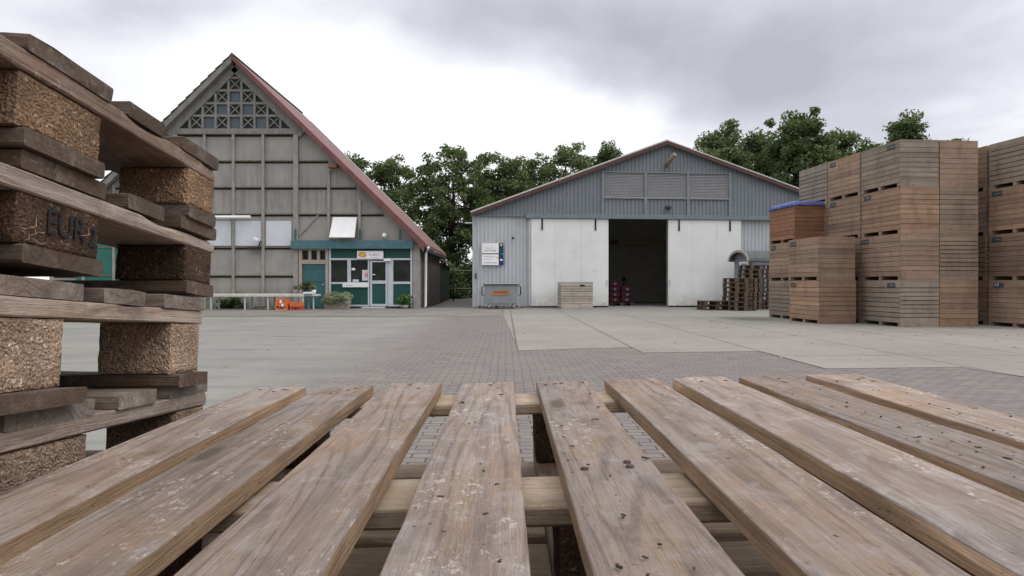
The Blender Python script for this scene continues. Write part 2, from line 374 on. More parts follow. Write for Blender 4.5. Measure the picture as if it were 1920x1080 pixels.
apron_m = plain('grey_apron', (.18, .165, .145), .95, .25, 1.5, dirt=(.135, .125, .105))

def sheet(name, poly, z, m, thick=0, parent=None):
    b = MB()
    if thick: b.prism_z(poly, z - thick, z, 0)
    else: b.add([(x, y, z) for x, y in poly], [tuple(range(len(poly)))])
    o = b.build(name, m); o['kind'] = 'structure'; return o
sheet('ground', [(-3000, -3000), (3000, -3000), (3000, 3000), (-3000, 3000)], -.016, grass_m)
sheet('yard_asphalt', [(-45, -14), (45, -14), (45, 60), (-45, 60)], -.012, yard_m)
sheet('brick_paving', [(-3.6, -12), (26, -12), (26, 12), (2.5, 12), (.3, 22.1), (-3.6, 22.1)], -.008, brick_m)
sheet('concrete_yard', [(-.05, 22.1), (.22, 10.9), (2.22, 11.45), (2.21, 10.55), (4.17, 10.78), (4.2, 8.6), (6.1, 8.74), (6.3, 7.0), (8.4, 7.1), (8.5, 5.2), (26, 5.6), (30, 60), (-.3, 60)], 0, conc_m, .03)
sheet('paved_apron', [(-26, 22.1), (-.06, 22.1), (-.3, 60), (-26, 60)], -.003, apron_m)

# ------------------------------------------------------------------ timber pieces
def plank_mesh(name, L, W, T, mats, seed, axis='y', nL=40, rough=.0022, bev=.004, wane=0., cup=.0):
    """one sawn board: local long axis y (or x), centred across, z 0..T; slot 0 = wide faces, slot 1 = edges and ends"""
    rnd = random.Random(seed); off = Vector((rnd.random() * 90, rnd.random() * 90, rnd.random() * 90))
    w, b = W / 2, bev
    sec = [(-w, b), (-w, T * .5), (-w, T - b), (-w + b * .35, T - b * .35), (-w + b, T), (-w * .5, T), (0, T), (w * .5, T), (w - b, T), (w - b * .35, T - b * .35), (w, T - b), (w, T * .5), (w, b), (w - b, 0), (0, 0), (-w + b, 0)]
    smat = [1, 1, 0, 0, 0, 0, 0, 0, 0, 0, 1, 1, 1, 0, 0, 1]
    ns = len(sec); mb = MB(); bow = (rnd.random() - .5) * .006
    for i in range(nL + 1):
        t = i / nL; y = t * L
        for k, (x, z) in enumerate(sec):
            q = Vector((x * 9, y * 14, z * 30)) + off
            dx = mnoise.noise(q) * rough + mnoise.noise(q * 4.1) * rough * .5
            dz = mnoise.noise(q + Vector((31, 7, 5))) * rough * .6
            if abs(abs(x) - w) < b * 1.2 and z > T * .7:
                ch = max(0, mnoise.noise(Vector((y * 5.5, x * 3, 2)) + off) - .18) * wane
                dx -= math.copysign(ch, x); dz -= ch * .8
            zz = z + dz + cup * ((x / w) ** 2) + bow * math.sin(t * math.pi)
            yy = y + (dx * 1.2 if i in (0, nL) else 0)
            mb.v.append((x + dx, yy, zz) if axis == 'y' else (yy, -(x + dx), zz))
    for i in range(nL):
        for k in range(ns):
            k2 = (k + 1) % ns
            mb.f.append([i * ns + k, i * ns + k2, (i + 1) * ns + k2, (i + 1) * ns + k]); mb.m.append(smat[k]); mb.sm.append(False)
    for base, rev in ((0, 0), (nL * ns, 1)):
        f = [base + k for k in range(ns)]
        mb.f.append(f[::-1] if rev else f); mb.m.append(1); mb.sm.append(False)
    me = mb.mesh(name, mats)
    return me

def block_mesh(name, X, Y, Z, mat, seed, n=9, amp=.002):
    """rough pressed-chip block, z from 0 down to -Z, x -X..0, y -Y..0"""
    rnd = random.Random(seed); off = Vector((rnd.random() * 50, rnd.random() * 50, rnd.random() * 50))
    bm = bmesh.new(); bmesh.ops.create_cube(bm, size=1.)
    bmesh.ops.subdivide_edges(bm, edges=bm.edges[:], cuts=n, use_grid_fill=True)
    for v in bm.verts:
        c = v.co.copy(); q = Vector((c.x * X, c.y * Y, c.z * Z))
        nn = Vector((max(0, abs(c.x) - .44) * math.copysign(1, c.x), max(0, abs(c.y) - .44) * math.copysign(1, c.y), max(0, abs(c.z) - .46) * math.copysign(1, c.z)))
        e = sum(1 for a in c if abs(a) > .49)
        q -= nn.normalized() * (.002 if e >= 2 else 0) if nn.length else Vector()
        d = mnoise.noise(q * 60 + off) * amp * .5 + mnoise.noise(q * 200 + off) * amp * .35
        q += nn.normalized() * d if nn.length else Vector()
        v.co = q + Vector((-X / 2, -Y / 2, -Z / 2))
    me = bpy.data.meshes.new(name); bm.to_mesh(me); bm.free(); me.materials.append(mat); return me

# ------------------------------------------------------------------ the pallet in front of the lens (boards run away from the camera)
ZT = H - .2055                                     # top of its boards
PX0, PY0 = -.489, .09
fp = empty('wooden_pallet', 'weathered slatted pallet filling the foreground, its long boards running towards the buildings', 'pallet', (PX0, PY0, ZT), (0, R(-1.3), 0))
slat_left_far = [477, 601.5, 733, 867, 1004, 1136, 1263, 1389, 1510]
slat_w = [.0985, .1015, .1015, .1015, .099, .101, .102, .103, .101]
rs = random.Random(3)
def nails(parent, pts, r=.0043, z=.0):
    for (x, y) in pts:
        mb = MB(); mb.lathe([(0, .0008), (r * .7, .0008), (r, .0002), (r, -.004)], (0, 0, 0), 10)
        mb.build('nail', metal_nail, parent, (x, y, z), (rs.uniform(-.15, .15), rs.uniform(-.15, .15), 0))
for i, px in enumerate(slat_left_far):
    x0 = (px - CX) / 956.; W = slat_w[i]
    me = plank_mesh('slat', 1.2 + rs.uniform(-.012, .006), W, .022, [slat_top, slat_side], 100 + i, 'y', 110, .0005, .0018, .004 if i not in (4, 6) else .014, rs.uniform(-.0006, .0008))
    o = link('slat', me, fp, (x0 + W / 2 - PX0, rs.uniform(-.004, .004), -.022 + rs.uniform(-.0015, .0015)), (0, rs.uniform(-.006, .006), rs.uniform(-.002, .002)))
    pts = []
    for yy in (.05, .60, 1.15):
        for k in range(rs.choice((2, 3))):
            pts.append((rs.uniform(-.36, .36) * W, yy + rs.uniform(-.028, .03)))
    nails(o, pts, z=.0221)
for j, y in enumerate((.05, .6, 1.14)):
    me = plank_mesh('stringer', 1.19, .1, .022, [str_x, str_x], 140 + j, 'x', 50, .0006, .0035, .006)
    link('stringer', me, fp, (-.008, y, -.0445))
    for x in (.1, .595, 1.09):
        me = block_mesh('block', .10, .10, .0875, chip_b if x < 1 else chip_a, 160 + j * 3 + int(x * 10))
        link('block', me, fp, (x + .045, y + .05, -.0445))
for j, x in enumerate((.1, .59, 1.09)):
    me = plank_mesh('bottom_board', 1.2, .1, .022, [dark_y, dark_y], 180 + j, 'y', 30, .0015, .004, .01)
    link('bottom_board', me, fp, (x, 0, -.154))

# pallets below it, the first one turned so its boards run sideways
def cross_pallet(label, loc, rotz, seed, simple=False, group='pallets stacked under the foreground pallet'):
    e = empty('wooden_pallet', label, 'pallet', loc, (0, 0, rotz), group)
    r2 = random.Random(seed)
    for i in range(9):
        me = plank_mesh('slat', 1.19, .1, .022, [str_x, str_x], seed * 10 + i, 'x', 24, .0012, .004, .01)
        link('slat', me, e, (0, .05 + i * .1365, -.022))
    for j, x in enumerate((.05, .595, 1.14)):
        me = plank_mesh('stringer', 1.19, .1, .022, [dark_y, dark_y], seed * 10 + 20 + j, 'y', 12, .001, .004)
        link('stringer', me, e, (x, 0, -.0445))
        for y in (.05, .595, 1.14):
            me = block_mesh('block', .1, .1, .087, chip_b, seed * 10 + 30 + j, 3); link('block', me, e, (x + .05, y + .05, -.0445))
        me = plank_mesh('bottom_board', 1.19, .1, .0215, [dark_y, dark_y], seed * 10 + 40 + j, 'y', 12, .001, .004)
        link('bottom_board', me, e, (x, 0, -.1533))
    return e
cp = cross_pallet('pallet directly under the foreground pallet, its boards turned crosswise and glimpsed through the gaps', (PX0 - .01, PY0 + .01, ZT - .1545), 0, 31); cp.rotation_euler = (0, R(-.9), 0)
for k in range(2, 6):
    c = copy_tree(cp); c.location = (PX0 + rs.uniform(-.02, .02), PY0 + rs.uniform(-.03, .02), max(ZT - .1545 * k, .154) if k == 5 else ZT - .1545 * k)
    c.rotation_euler = (0, R((-.7, -.4, -.2, 0)[k - 2]), 0)
    c['label'] = 'pallet low in the foreground stack, hidden between the upper pallets and the ground'
    c['group'] = 'hidden pallets low in the foreground stack'

# ------------------------------------------------------------------ the leaning stack of pallets on the left
UR = [(-.0, .13), (.172, .272), (.322, .477), (.521, .62), (.667, .8)]
def euro(label, T, tilt, yaw, hb, seed, mats, edge=.02, group='pallets of the leaning stack on the left'):
    """short end of the pallet faces right (+x); local y -0.8..0, top at z=0"""
    top_m, str_m, blk, bot_m = mats
    e = empty('euro_pallet', label, 'pallet', T, (R(tilt), 0, R(yaw)), group); r2 = random.Random(seed)
    D = 1.2
    for i, (a, b) in enumerate(UR):
        me = plank_mesh('deck_board', D, b - a, .0215, [top_m, top_m], seed * 20 + i, 'x', 40, .0009, .0022, .012)
        link('deck_board', me, e, (-D + r2.uniform(-.004, .004), (a + b) / 2 - .8, -.0215), (0, 0, r2.uniform(-.004, .004)))
    z = -.0217
    for j, x in enumerate((-.0725, -.6, -1.1275)):
        me = plank_mesh('stringer', .8, .145, .0225, [str_m, str_m], seed * 20 + 6 + j, 'y', 70, .0009, .002, edge)
        link('stringer', me, e, (x - .002, -.8 + r2.uniform(-.004, .004), z - .0225))
        for q, (y, wy) in enumerate(((-.7, .1), (-.328 - (.025 if seed == 13 else 0), .15), (0, .1))):
            me = block_mesh('block', .117 if j == 0 and q == 2 else .145, wy, hb, blk[q] if j == 0 else chip_b, seed * 20 + 10 + q + j * 3, 14 if j == 0 else 4, .0022)
            link('block', me, e, (x + .0725 - .002 + r2.uniform(-.004, .002), y - .002, z - .0227))
    for q, (y, wy) in enumerate(((-.75, .1), (-.4, .145), (-.05, .1))):
        me = plank_mesh('bottom_board', D, wy, .021, [bot_m, bot_m], seed * 20 + 30 + q, 'x', 30, .001, .003, .012)
        link('bottom_board', me, e, (-D + r2.uniform(0, .012), y, z - .0227 - hb - .0212))
    return e
lv = [  # label, location relative to eye, tilt, block height, mats
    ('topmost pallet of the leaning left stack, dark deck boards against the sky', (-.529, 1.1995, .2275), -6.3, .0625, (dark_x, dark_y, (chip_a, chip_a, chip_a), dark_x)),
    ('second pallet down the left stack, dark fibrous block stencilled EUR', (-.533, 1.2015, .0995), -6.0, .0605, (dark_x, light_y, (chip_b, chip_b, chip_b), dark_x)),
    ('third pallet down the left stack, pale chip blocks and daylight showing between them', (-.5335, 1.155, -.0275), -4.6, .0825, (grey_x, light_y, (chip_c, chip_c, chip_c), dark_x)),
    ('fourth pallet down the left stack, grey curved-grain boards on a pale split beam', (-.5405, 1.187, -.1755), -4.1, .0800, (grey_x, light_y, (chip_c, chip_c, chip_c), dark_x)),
]
stack = []
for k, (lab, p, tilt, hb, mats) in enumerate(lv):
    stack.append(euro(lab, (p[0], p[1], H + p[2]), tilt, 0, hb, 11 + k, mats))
z = H - .1755 - .150
lowp = euro('pallet low in the left stack, under the four that show above the slats', (-.55, 1.19, z), -3.2, 0, .080, 15, (grey_x, dark_y, (chip_b, chip_b, chip_b), dark_x), group='hidden pallets low in the left stack')
for k in range(1, 6):
    c = copy_tree(lowp); zz = z - .158 * k; c.location = (-.55 + rs.uniform(-.015, .015), 1.19, max(zz, .15)); c.rotation_euler = (R(-3.2 + .64 * k), 0, 0)
    if k == 5: c.location.z = .149
# EUR stencil + loose fibres on the dark block
def text_mesh(name, s, size, mat, parent, loc, rot, extrude=.0004, align='CENTER', sx=1.):
    cu = bpy.data.curves.new(name, 'FONT'); cu.body = s; cu.size = size; cu.extrude = extrude; cu.align_x = align; cu.align_y = 'CENTER'
    t = bpy.data.objects.new(name, cu); col.objects.link(t)
    bpy.context.view_layer.update()
    me = bpy.data.meshes.new_from_object(t.evaluated_get(bpy.context.evaluated_depsgraph_get()))
    col.objects.unlink(t); bpy.data.objects.remove(t); me.name = name; me.materials.clear(); me.materials.append(mat)
    o = link(name, me, parent, loc, rot); o.scale = (sx, 1, 1); return o
eb = [c for c in stack[1].children if c.name.startswith('block')][1]
text_mesh('stencil', 'EUR', .043, ink, eb, (.0022, -.068, -.029), (R(90), 0, R(90)), sx=.92)
text_mesh('stencil', '2', .036, ink, eb, (.0022, -.017, -.034), (R(90), 0, R(90)), sx=.8)
mb = MB()
for k in range(7):
    y = -rs.uniform(.115, .147) if k < 6 else -rs.uniform(.01, .14); zz = -rs.uniform(.03, .058); a = rs.uniform(-.7, .7); l = rs.uniform(.006, .024)
    mb.tube([(.0015, y, zz), (.004 + rs.random() * .004, y + l * .5 * math.cos(a), zz + l * .5 * math.sin(a)), (.0025, y + l * math.cos(a + .4), zz + l * math.sin(a + .4))], [.0002, .00042, .0002], 5)
mb.build('wood_fibre', splint, eb)

# crumbs of bark and dirt lying on the slats
mb = MB(); rc = random.Random(21)
for k in range(400):
    i = rc.randrange(9); x = (slat_left_far[i] - CX) / 956. + rc.uniform(.006, .094) - PX0
    y = (1.2 * rc.random() if k < 300 else rc.uniform(.3, .9)); s = rc.uniform(.0005, .0017) * (1.5 if k % 23 == 0 else 1)
    nseg = rc.choice((1, 1, 1, 2, 3)); a = rc.random() * 6.28
    for q in range(nseg):
        l = s * rc.uniform(.7, 1.7); ca, sa = math.cos(a), math.sin(a)
        w = s * rc.uniform(.5, 1.1); h = s * rc.uniform(.5, .9); z0 = .0004
        c = [(-l, -w), (l, -w * .5), (l * .8, w), (-l * .7, w * .8)]
        mb.prism_z([(x + u * ca - v * sa, y + u * sa + v * ca) for u, v in c], z0, z0 + h)
        x += l * 1.6 * ca; y += l * 1.6 * sa; a += rc.uniform(-.9, .9)
tag(mb.build('dirt_crumbs', dirt_m, None, fp.location, fp.rotation_euler), 'dark crumbs of bark and soil scattered over the foreground boards', 'dirt', kind='stuff')

# ------------------------------------------------------------------ the concrete barn on the left
YB = 29.2; KB = YB / F
bx = lambda px: (px - CX) * KB
bz = lambda py: H + (CY - py) * KB
barn = empty('concrete_barn', 'tall grey concrete barn with steep red-edged roof and lattice gable', 'barn', (0, 0, 0))
AP = (bx(440), bz(107)); ER = (bx(798), bz(458)); EL = (bx(82), bz(458))
SL = (AP[1] - ER[1]) / (ER[0] - AP[0])
roofz = lambda x: AP[1] - abs(x - AP[0]) * SL
yb = lambda d: YB + d
# panel wall (front face 0.14 behind the frame)
mb = MB()
mb.prism_y([(bx(95), bz(463)), (bx(787), bz(463)), (AP[0], AP[1] - .12)][0:0] + [(EL[0] + .15, bz(464)), (ER[0] - .15, bz(464)), (ER[0] - .15, ER[1] + .1), (AP[0], AP[1] - .1), (EL[0] + .15, EL[1] + .1)], yb(.14), yb(.35))
mb.box(EL[0] + .15, bx(561), yb(.14), yb(.35), 0, bz(464) - .001)
mb.build('wall', barn_wall_m, barn)
# columns
for px, w in ((212, 4), (268, 4), (326.5, 10), (382.5, 4.5), (436.7, 5), (492.5, 5), (554, 9)):
    mb = MB(); x = bx(px); hw = w * KB / 2; t = min(bz(243), roofz(x) - .35)
    mb.box(x - hw, x + hw, yb(.0), yb(.139), 0, t); mb.build('column', barn_col_m, barn, bevel=.01)
for px, t0, b0, w in ((615.6, 318, 451, 5), (673.5, 375, 451, 5), (155, 400, 578, 5)):
    mb = MB(); x = bx(px); hw = w * KB / 2
    mb.box(x - hw, x + hw, yb(.02), yb(.139), max(bz(b0), 0), bz(t0)); mb.build('column', barn_col_m, barn)
# ledges of the panel rows: mossy lip over a near-black strip that paints its shadow
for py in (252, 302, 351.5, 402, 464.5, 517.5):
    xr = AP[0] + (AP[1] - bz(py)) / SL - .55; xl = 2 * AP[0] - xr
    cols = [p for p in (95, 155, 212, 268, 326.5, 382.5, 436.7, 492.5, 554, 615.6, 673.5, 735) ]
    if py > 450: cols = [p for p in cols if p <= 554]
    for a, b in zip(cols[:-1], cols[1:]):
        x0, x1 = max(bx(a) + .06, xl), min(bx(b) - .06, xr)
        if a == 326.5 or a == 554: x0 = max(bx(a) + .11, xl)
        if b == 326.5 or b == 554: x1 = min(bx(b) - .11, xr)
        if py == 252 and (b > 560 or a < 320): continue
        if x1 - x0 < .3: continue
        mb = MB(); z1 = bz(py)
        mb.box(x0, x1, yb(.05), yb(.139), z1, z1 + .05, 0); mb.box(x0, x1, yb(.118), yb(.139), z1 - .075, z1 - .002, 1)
        mb.build('ledge', [moss_m, black_shade_m], barn)
# lattice gable
lat = MB(); zl = [bz(v) for v in (145.4, 169, 193, 216.5, 240.5)]; pitch = 24.35
xc = AP[0]; P = pitch * KB
mb = MB(); mb.box(bx(326), bx(553), yb(-.02), yb(.139), bz(251), bz(241)); mb.build('beam', lattice_conc_m, barn)
mb = MB()   # raking frame either side
for sgn in (-1, 1):
    w = .34
    a = (xc + sgn * .02, 0, AP[1] - .45); b = (xc + sgn * (bz(107) - bz(243)) / SL, 0, bz(243) - .2)
    a = Vector((xc, yb(.06), AP[1] - .42)); b = Vector((xc + sgn * (AP[1] - .42 - bz(250)) / SL, yb(.06), bz(250)))
    mb.bar(a, b, .46, .158)
mb.build('raking_beam', lattice_conc_m, barn)
gl = MB(); dk = MB()
for row in range(4):
    n = row; z1, z0 = zl[row], zl[row + 1]
    for c in range(-n, n + 1):
        x0, x1 = xc + (c - .5) * P, xc + (c + .5) * P
        if (c + row) % 2 == 0: # X cell
            dk.box(x0, x1, yb(.115), yb(.139), z0, z1)  # darker background behind the crossed bars
            lat.bar((x0, yb(.08), z1), (x1, yb(.08), z0), .042, .06); lat.bar((x0, yb(.075), z0), (x1, yb(.075), z1), .042, .06)
        else: gl.box(x0, x1, yb(.115), yb(.139), z0, z1)
    for sgn in (-1, 1):
        x0 = xc + sgn * (n + .5) * P; x1 = xc + sgn * (n + 1.45) * P
        dk.prism_y([(x0, z0), (x1, z0), (x0, z1 - .06)] if sgn > 0 else [(x1, z0), (x0, z0), (x0, z1 - .06)], yb(.115), yb(.139))
    lat.box(xc - (n + 1.6) * P, xc + (n + 1.6) * P, yb(.03), yb(.118), z0 - .05, z0 + .05) if row < 3 else None
dk.prism_y([(xc - .45 * P, zl[0]), (xc + .45 * P, zl[0]), (xc, zl[0] + .42)], yb(.115), yb(.139))
lat.box(xc - .7 * P, xc + .7 * P, yb(.03), yb(.118), zl[0] - .05, zl[0] + .05)
for c in range(-4, 4):
    x = xc + (c + .5) * P; top = AP[1] - .75 - abs(x - xc) * SL
    lat.box(x - .05, x + .05, yb(.02), yb(.118), zl[4], min(top, zl[0] + .1))
lat.build('lattice', lattice_conc_m, barn); gl.build('gable_glazing', lattice_glass_m, barn); dk.build('gable_dark_panel', lattice_dark_m, barn)
# roof: tile courses with stepped edge on the left, flat red sheets on the right, 10 m deep
YR = YB + 9.6; fr = YB - .32
mb = MB(); ncourse = 26; dl = Vector((EL[0] - AP[0], 0, EL[1] - AP[1])); ln = dl.length; dl.normalize(); nl = Vector((-dl.z, 0, dl.x)); nl = nl if nl.z > 0 else -nl
for i in range(ncourse):
    a = Vector((AP[0], 0, AP[1])) + dl * (ln * i / ncourse); b = Vector((AP[0], 0, AP[1])) + dl * (ln * (i + 1.12) / ncourse)
    pts = [a + nl * .01, a + nl * .035, b + nl * .085, b + nl * .05]
    mb.prism_y([(p.x, p.z) for p in pts], fr, YR)
mb.prism_y([(AP[0], AP[1] - .02), (EL[0], EL[1] - .02), (EL[0], EL[1] - .22), (AP[0], AP[1] - .24)], yb(.002), YR - .01)
mb.prism_y([(AP[0] + .12, AP[1] - .02), (AP[0], AP[1] + .10), (AP[0] - .12, AP[1] - .02)], fr + .01, YR)
mb.build('tile_roof', tile_m, barn)
mb = MB()
mb.prism_y([(AP[0] + .01, AP[1] + .0), (ER[0] + .05, ER[1] - .0), (ER[0] + .05, ER[1] - .16), (AP[0] + .01, AP[1] - .2)], fr + .05, YR)
mb.build('sheet_roof', roof_red_m, barn)
mb = MB(); mb.prism_y([(AP[0] + .6, AP[1] - .6 * SL + .06), (ER[0] - 1.7, ER[1] + 1.7 * SL + .06), (ER[0] - 1.7, ER[1] + 1.7 * SL + .02), (AP[0] + .6, AP[1] - .6 * SL + .02)], YR - .25, YR + .02)
mb.build('far_verge', roof_edge_m, barn)
mb = MB(); mb.prism_y([(AP[0] - .02, AP[1] + .03), (ER[0] + .04, ER[1] + .03), (ER[0] - .06, ER[1] - .36), (bx(779), bz(450)), (AP[0] - .02, AP[1] - .20)], fr - .02, fr + .049)
mb.build('verge_board', verge_m, barn)
mb = MB(); mb.prism_y([(AP[0] - .03, AP[1] - .02), (EL[0], EL[1] - .02), (EL[0], EL[1] - .32), (AP[0] - .03, AP[1] - .33)], fr + .03, yb(-.03))
mb.build('verge_beam', lattice_conc_m, barn)
# windows blanked with white panels
for a, b in ((343, 378), (386.5, 431.5), (438.5, 488), (497, 545)):
    mb = MB(); mb.box(bx(a), bx(b), yb(.10), yb(.138), bz(460.5), bz(414)); mb.build('blanked_window', white_panel_m, barn)
mb = MB(); mb.tube([(bx(360), yb(-.12), bz(408)), (bx(471.5), yb(-.12), bz(407.5))], .075, 10)
mb.box(bx(366), bx(368), yb(-.12), yb(.139), bz(408) - .03, bz(408) + .03); mb.box(bx(466), bx(468), yb(-.12), yb(.0), bz(408) - .03, bz(408) + .03)
mb.build('awning_case', white_m, barn)
mb = MB(); mb.box(bx(466), bx(490), yb(-.22), yb(.0), bz(468), bz(464)); mb.bar((bx(486), yb(-.1), bz(466)), (bx(490), yb(-.1), bz(452)), .05, .05); mb.build('wall_bracket', black_shade_m, barn)
sc_ = empty('security_camera', 'small white security camera on the barn wall beside the blanked windows', 'camera', (bx(485), yb(-.2), bz(450)), (0, R(18), R(-20)))
mb = MB(); mb.box(-.16, .12, -.07, .07, -.06, .06); mb.build('housing', white_m, sc_, bevel=.02)
mb = MB(); mb.tube([(-.16, 0, 0), (-.175, 0, 0)], .05, 12); mb.build('lens', black_m, sc_)
mb = MB(); mb.tube([(.05, 0, -.06), (.06, .12, -.16), (.06, .19, -.16)], .022, 8); mb.build('arm', white_m, sc_)
# tilted white vent board
mb = MB(); x0, x1 = bx(621), bx(668)
mb.add([(x0, yb(-.38), bz(446)), (x1, yb(-.38), bz(446)), (x1 + .02, yb(.02), bz(407)), (x0 + .07, yb(.02), bz(407)), (x0, yb(-.33), bz(447.5)), (x1, yb(-.33), bz(447.5)), (x1 + .02, yb(.08), bz(408)), (x0 + .07, yb(.08), bz(408))],
       [(0, 1, 2, 3), (4, 7, 6, 5), (0, 4, 5, 1), (1, 5, 6, 2), (2, 6, 7, 3), (3, 7, 4, 0)])
mb.build('vent_flap', white_m, barn, bevel=.01)
mb = MB(); mb.bar((bx(560), yb(.1), bz(440)), (bx(596), yb(.1), bz(402)), .07, .05); mb.build('brace_strut', barn_col_m, barn)
for px in (554, 675, 750):
    mb = MB(); mb.box(bx(px) - .04, bx(px) + .04, yb(-.03), yb(.019), bz(449), bz(430)); mb.build('strap', teal_m, barn)
mb = MB(); mb.lathe([(0, -.12), (.09, -.1), (.11, 0), (.06, .09), (0, .1)], (bx(721), yb(-.06), bz(441)), 12); mb.build('wall_lamp', white_m, barn)
mb = MB(); mb.box(bx(617), bx(633), yb(-.2), yb(.13), bz(315), bz(308)); mb.build('roof_purlin_end', plain('ochre_timber', (.22, .13, .06)), barn)
mb = MB(); mb.box(bx(547), bx(775), yb(-.16), yb(.0), bz(466.5), bz(451)); mb.build('fascia', fascia_m, barn)
# frame and teal door with three small lights above
mb = MB()
mb.box(bx(560), bx(566), yb(.0), yb(.3), 0, bz(466)); mb.box(bx(610), bx(616), yb(.0), yb(.3), 0, bz(466)); mb.box(bx(566), bx(610), yb(.02), yb(.3), bz(495), bz(487)); mb.box(bx(566), bx(610), yb(.02), yb(.3), bz(469), bz(466))
mb.box(bx(578), bx(583), yb(.02), yb(.3), bz(487), bz(469)); mb.box(bx(594), bx(599), yb(.02), yb(.3), bz(487), bz(469))
mb.build('door_frame', tan_frame_m, barn)
for a, b in ((566, 578), (583, 594), (599, 610)):
    mb = MB(); mb.box(bx(a), bx(b), yb(.2), yb(.24), bz(487), bz(469)); mb.build('transom_pane', glass_m, barn)
mb = MB(); mb.box(bx(566) + .01, bx(610) - .01, yb(.08), yb(.13), .03, bz(495) - .01)
for py in (503, 527): mb.box(bx(566) + .02, bx(604), yb(.06), yb(.079), bz(py) - .02, bz(py) + .02)
dr = mb.build('door', teal_m, barn)
mb = MB(); mb.tube([(bx(606.5), yb(.08), 1.05), (bx(606.5), yb(.03), 1.05), (bx(603), yb(.03), 1.05)], .014, 8); mb.build('handle', alu_m, dr)
# far left green door (seen between the pallets)
mb = MB(); mb.box(bx(140), bx(262), yb(.08), yb(.139), .02, bz(455)); mb.build('barn_door', plain('green_barn_door', (.035, .15, .12), .6), barn)
mb = MB(); mb.box(bx(563), bx(775), yb(.32), yb(.4), 0, bz(463)); mb.build('inner_backing', black_shade_m, barn)  # added dark sheet, keeps daylight from showing through the shopfront
# shop front
sf = MB()
def fbar(a, b, c, d, y0=.02, y1=.12): sf.box(bx(a), bx(b), yb(y0), yb(y1), bz(d), bz(c))
fbar(617, 620, 466, 577); fbar(769.5, 773, 466, 577); fbar(620, 769.5, 484, 487.5); fbar(651, 657.5, 487.5, 529); fbar(689.5, 692.5, 487.5, 574.5)
fbar(727, 737, 487.5, 574.5); fbar(620, 689.5, 529, 532.5); fbar(737, 769.5, 528, 532.5); fbar(620, 689.5, 571.5, 574.5); fbar(737, 769.5, 571.5, 574.5)
sf.build('shopfront_frame', alu_m, barn)
for a, b, c, d in ((620, 769.5, 466, 484), (620, 689.5, 532.5, 571.5), (737, 769.5, 532.5, 571.5), (617, 773, 574.6, 578)):
    mb = MB(); mb.box(bx(a), bx(b), yb(.07), yb(.12), bz(d), bz(c)); mb.build('infill_panel', green_panel_m, barn)
for a, b in ((620, 651), (657.5, 689.5), (737, 769.5)):
    mb = MB(); mb.box(bx(a), bx(b), yb(.09), yb(.12), bz(529), bz(487.5)); mb.build('window_pane', glass_m, barn)
sd = MB()
for a, b, c, d in ((694, 697.5, 489, 574), (723, 726.5, 489, 574), (697.5, 723, 489, 491.5), (697.5, 723, 526, 532), (697.5, 723, 570, 574)): sd.box(bx(a), bx(b), yb(.0), yb(.08), bz(d), bz(c))
sd = sd.build('shop_door', alu_m, barn)
mb = MB(); mb.box(bx(697.5), bx(723), yb(.04), yb(.07), bz(526), bz(491.5)); mb.build('door_pane', glass_m, sd)
mb = MB(); mb.box(bx(697.5), bx(723), yb(.03), yb(.07), bz(570), bz(532)); mb.build('door_panel', green_panel_m, sd)
mb = MB(); mb.tube([(bx(699), yb(0), bz(515)), (bx(699), yb(-.06), bz(515)), (bx(704), yb(-.06), bz(515))], .022, 8); mb.build('handle', white_m, sd)
mb = MB(); mb.box(bx(720), bx(733), yb(-.10), yb(.01), bz(490), bz(486)); mb.build('door_lamp', white_m, barn, bevel=.02)
mb = MB(); mb.lathe([(0, -.07), (.07, -.05), (.1, 0), (.07, .05), (0, .07)], (bx(662), yb(.06), bz(505)), 12); mb.build('hanging_lamp', white_m, barn)
mb = MB(); mb.box(bx(661), bx(672), yb(.04), yb(.085), bz(528.5), bz(524)); mb.build('window_item', white_panel_m, barn)
ws = MB(); ws.box(bx(678.5), bx(689), yb(.06), yb(.088), bz(526), bz(506), 0); ws.box(bx(684), bx(688.5), yb(.05), yb(.0599), bz(519), bz(512), 1)
tag(ws.build('poster', [white_panel_m, redp_m]), 'pale poster with a red print in the barn shop window beside the door', 'poster')
# signs
sg = empty('shop_sign', 'white shop sign with yellow and red blot above the barn entrance', 'sign', (bx(694.5), yb(-.03), bz(478)))
mb = MB(); mb.box(-.585, .585, -.03, .03, -.175, .175); mb.build('board', white_m, sg, bevel=.008)
def blob(r, sx, sz, n=22, j=.16, seed=1):
    q = random.Random(seed); return [(math.cos(2 * math.pi * i / n) * r * sx * (1 + q.uniform(-j, j)), math.sin(2 * math.pi * i / n) * r * sz * (1 + q.uniform(-j, j))) for i in range(n)]
mb = MB(); mb.prism_y([(x - .34, z + .01) for x, z in blob(.15, 1.2, .85, seed=4)], -.036, -.031, 0); mb.prism_y([(x - .35, z + .005) for x, z in blob(.105, 1.15, .8, j=.1, seed=5)], -.040, -.0365, 1)
mb.build('emblem', [redp_m, yellow_m], sg)
def marks(parent, x0, x1, z, h, y, mat, seed, gap=.35, name='lettering'):
    q = random.Random(seed); m = MB(); x = x0
    while x < x1 - h * .3:
        w = h * q.uniform(.35, .7); hh = h * q.choice((.7, .7, 1.)); 
        m.box(x, min(x + w * .35, x1), y - .003, y, z, z + hh); m.box(x, min(x + w, x1), y - .0025, y - .0005, z, z + h * .18)
        if q.random() < .6: m.box(x + w * .65, min(x + w, x1), y - .003, y, z, z + h * .6)
        x += w + h * gap * .6
    return m.build(name, mat, parent)
marks(sg, -.05, .43, -.025, .085, -.031, greytext_m, 3)
marks(sg, .05, .40, -.115, .04, -.031, plain('faint_print', (.5, .5, .5)), 8)
ss = empty('notice_strip', 'narrow white notice strip under the barn shop window', 'sign', (bx(667), yb(.0), bz(534.8)))
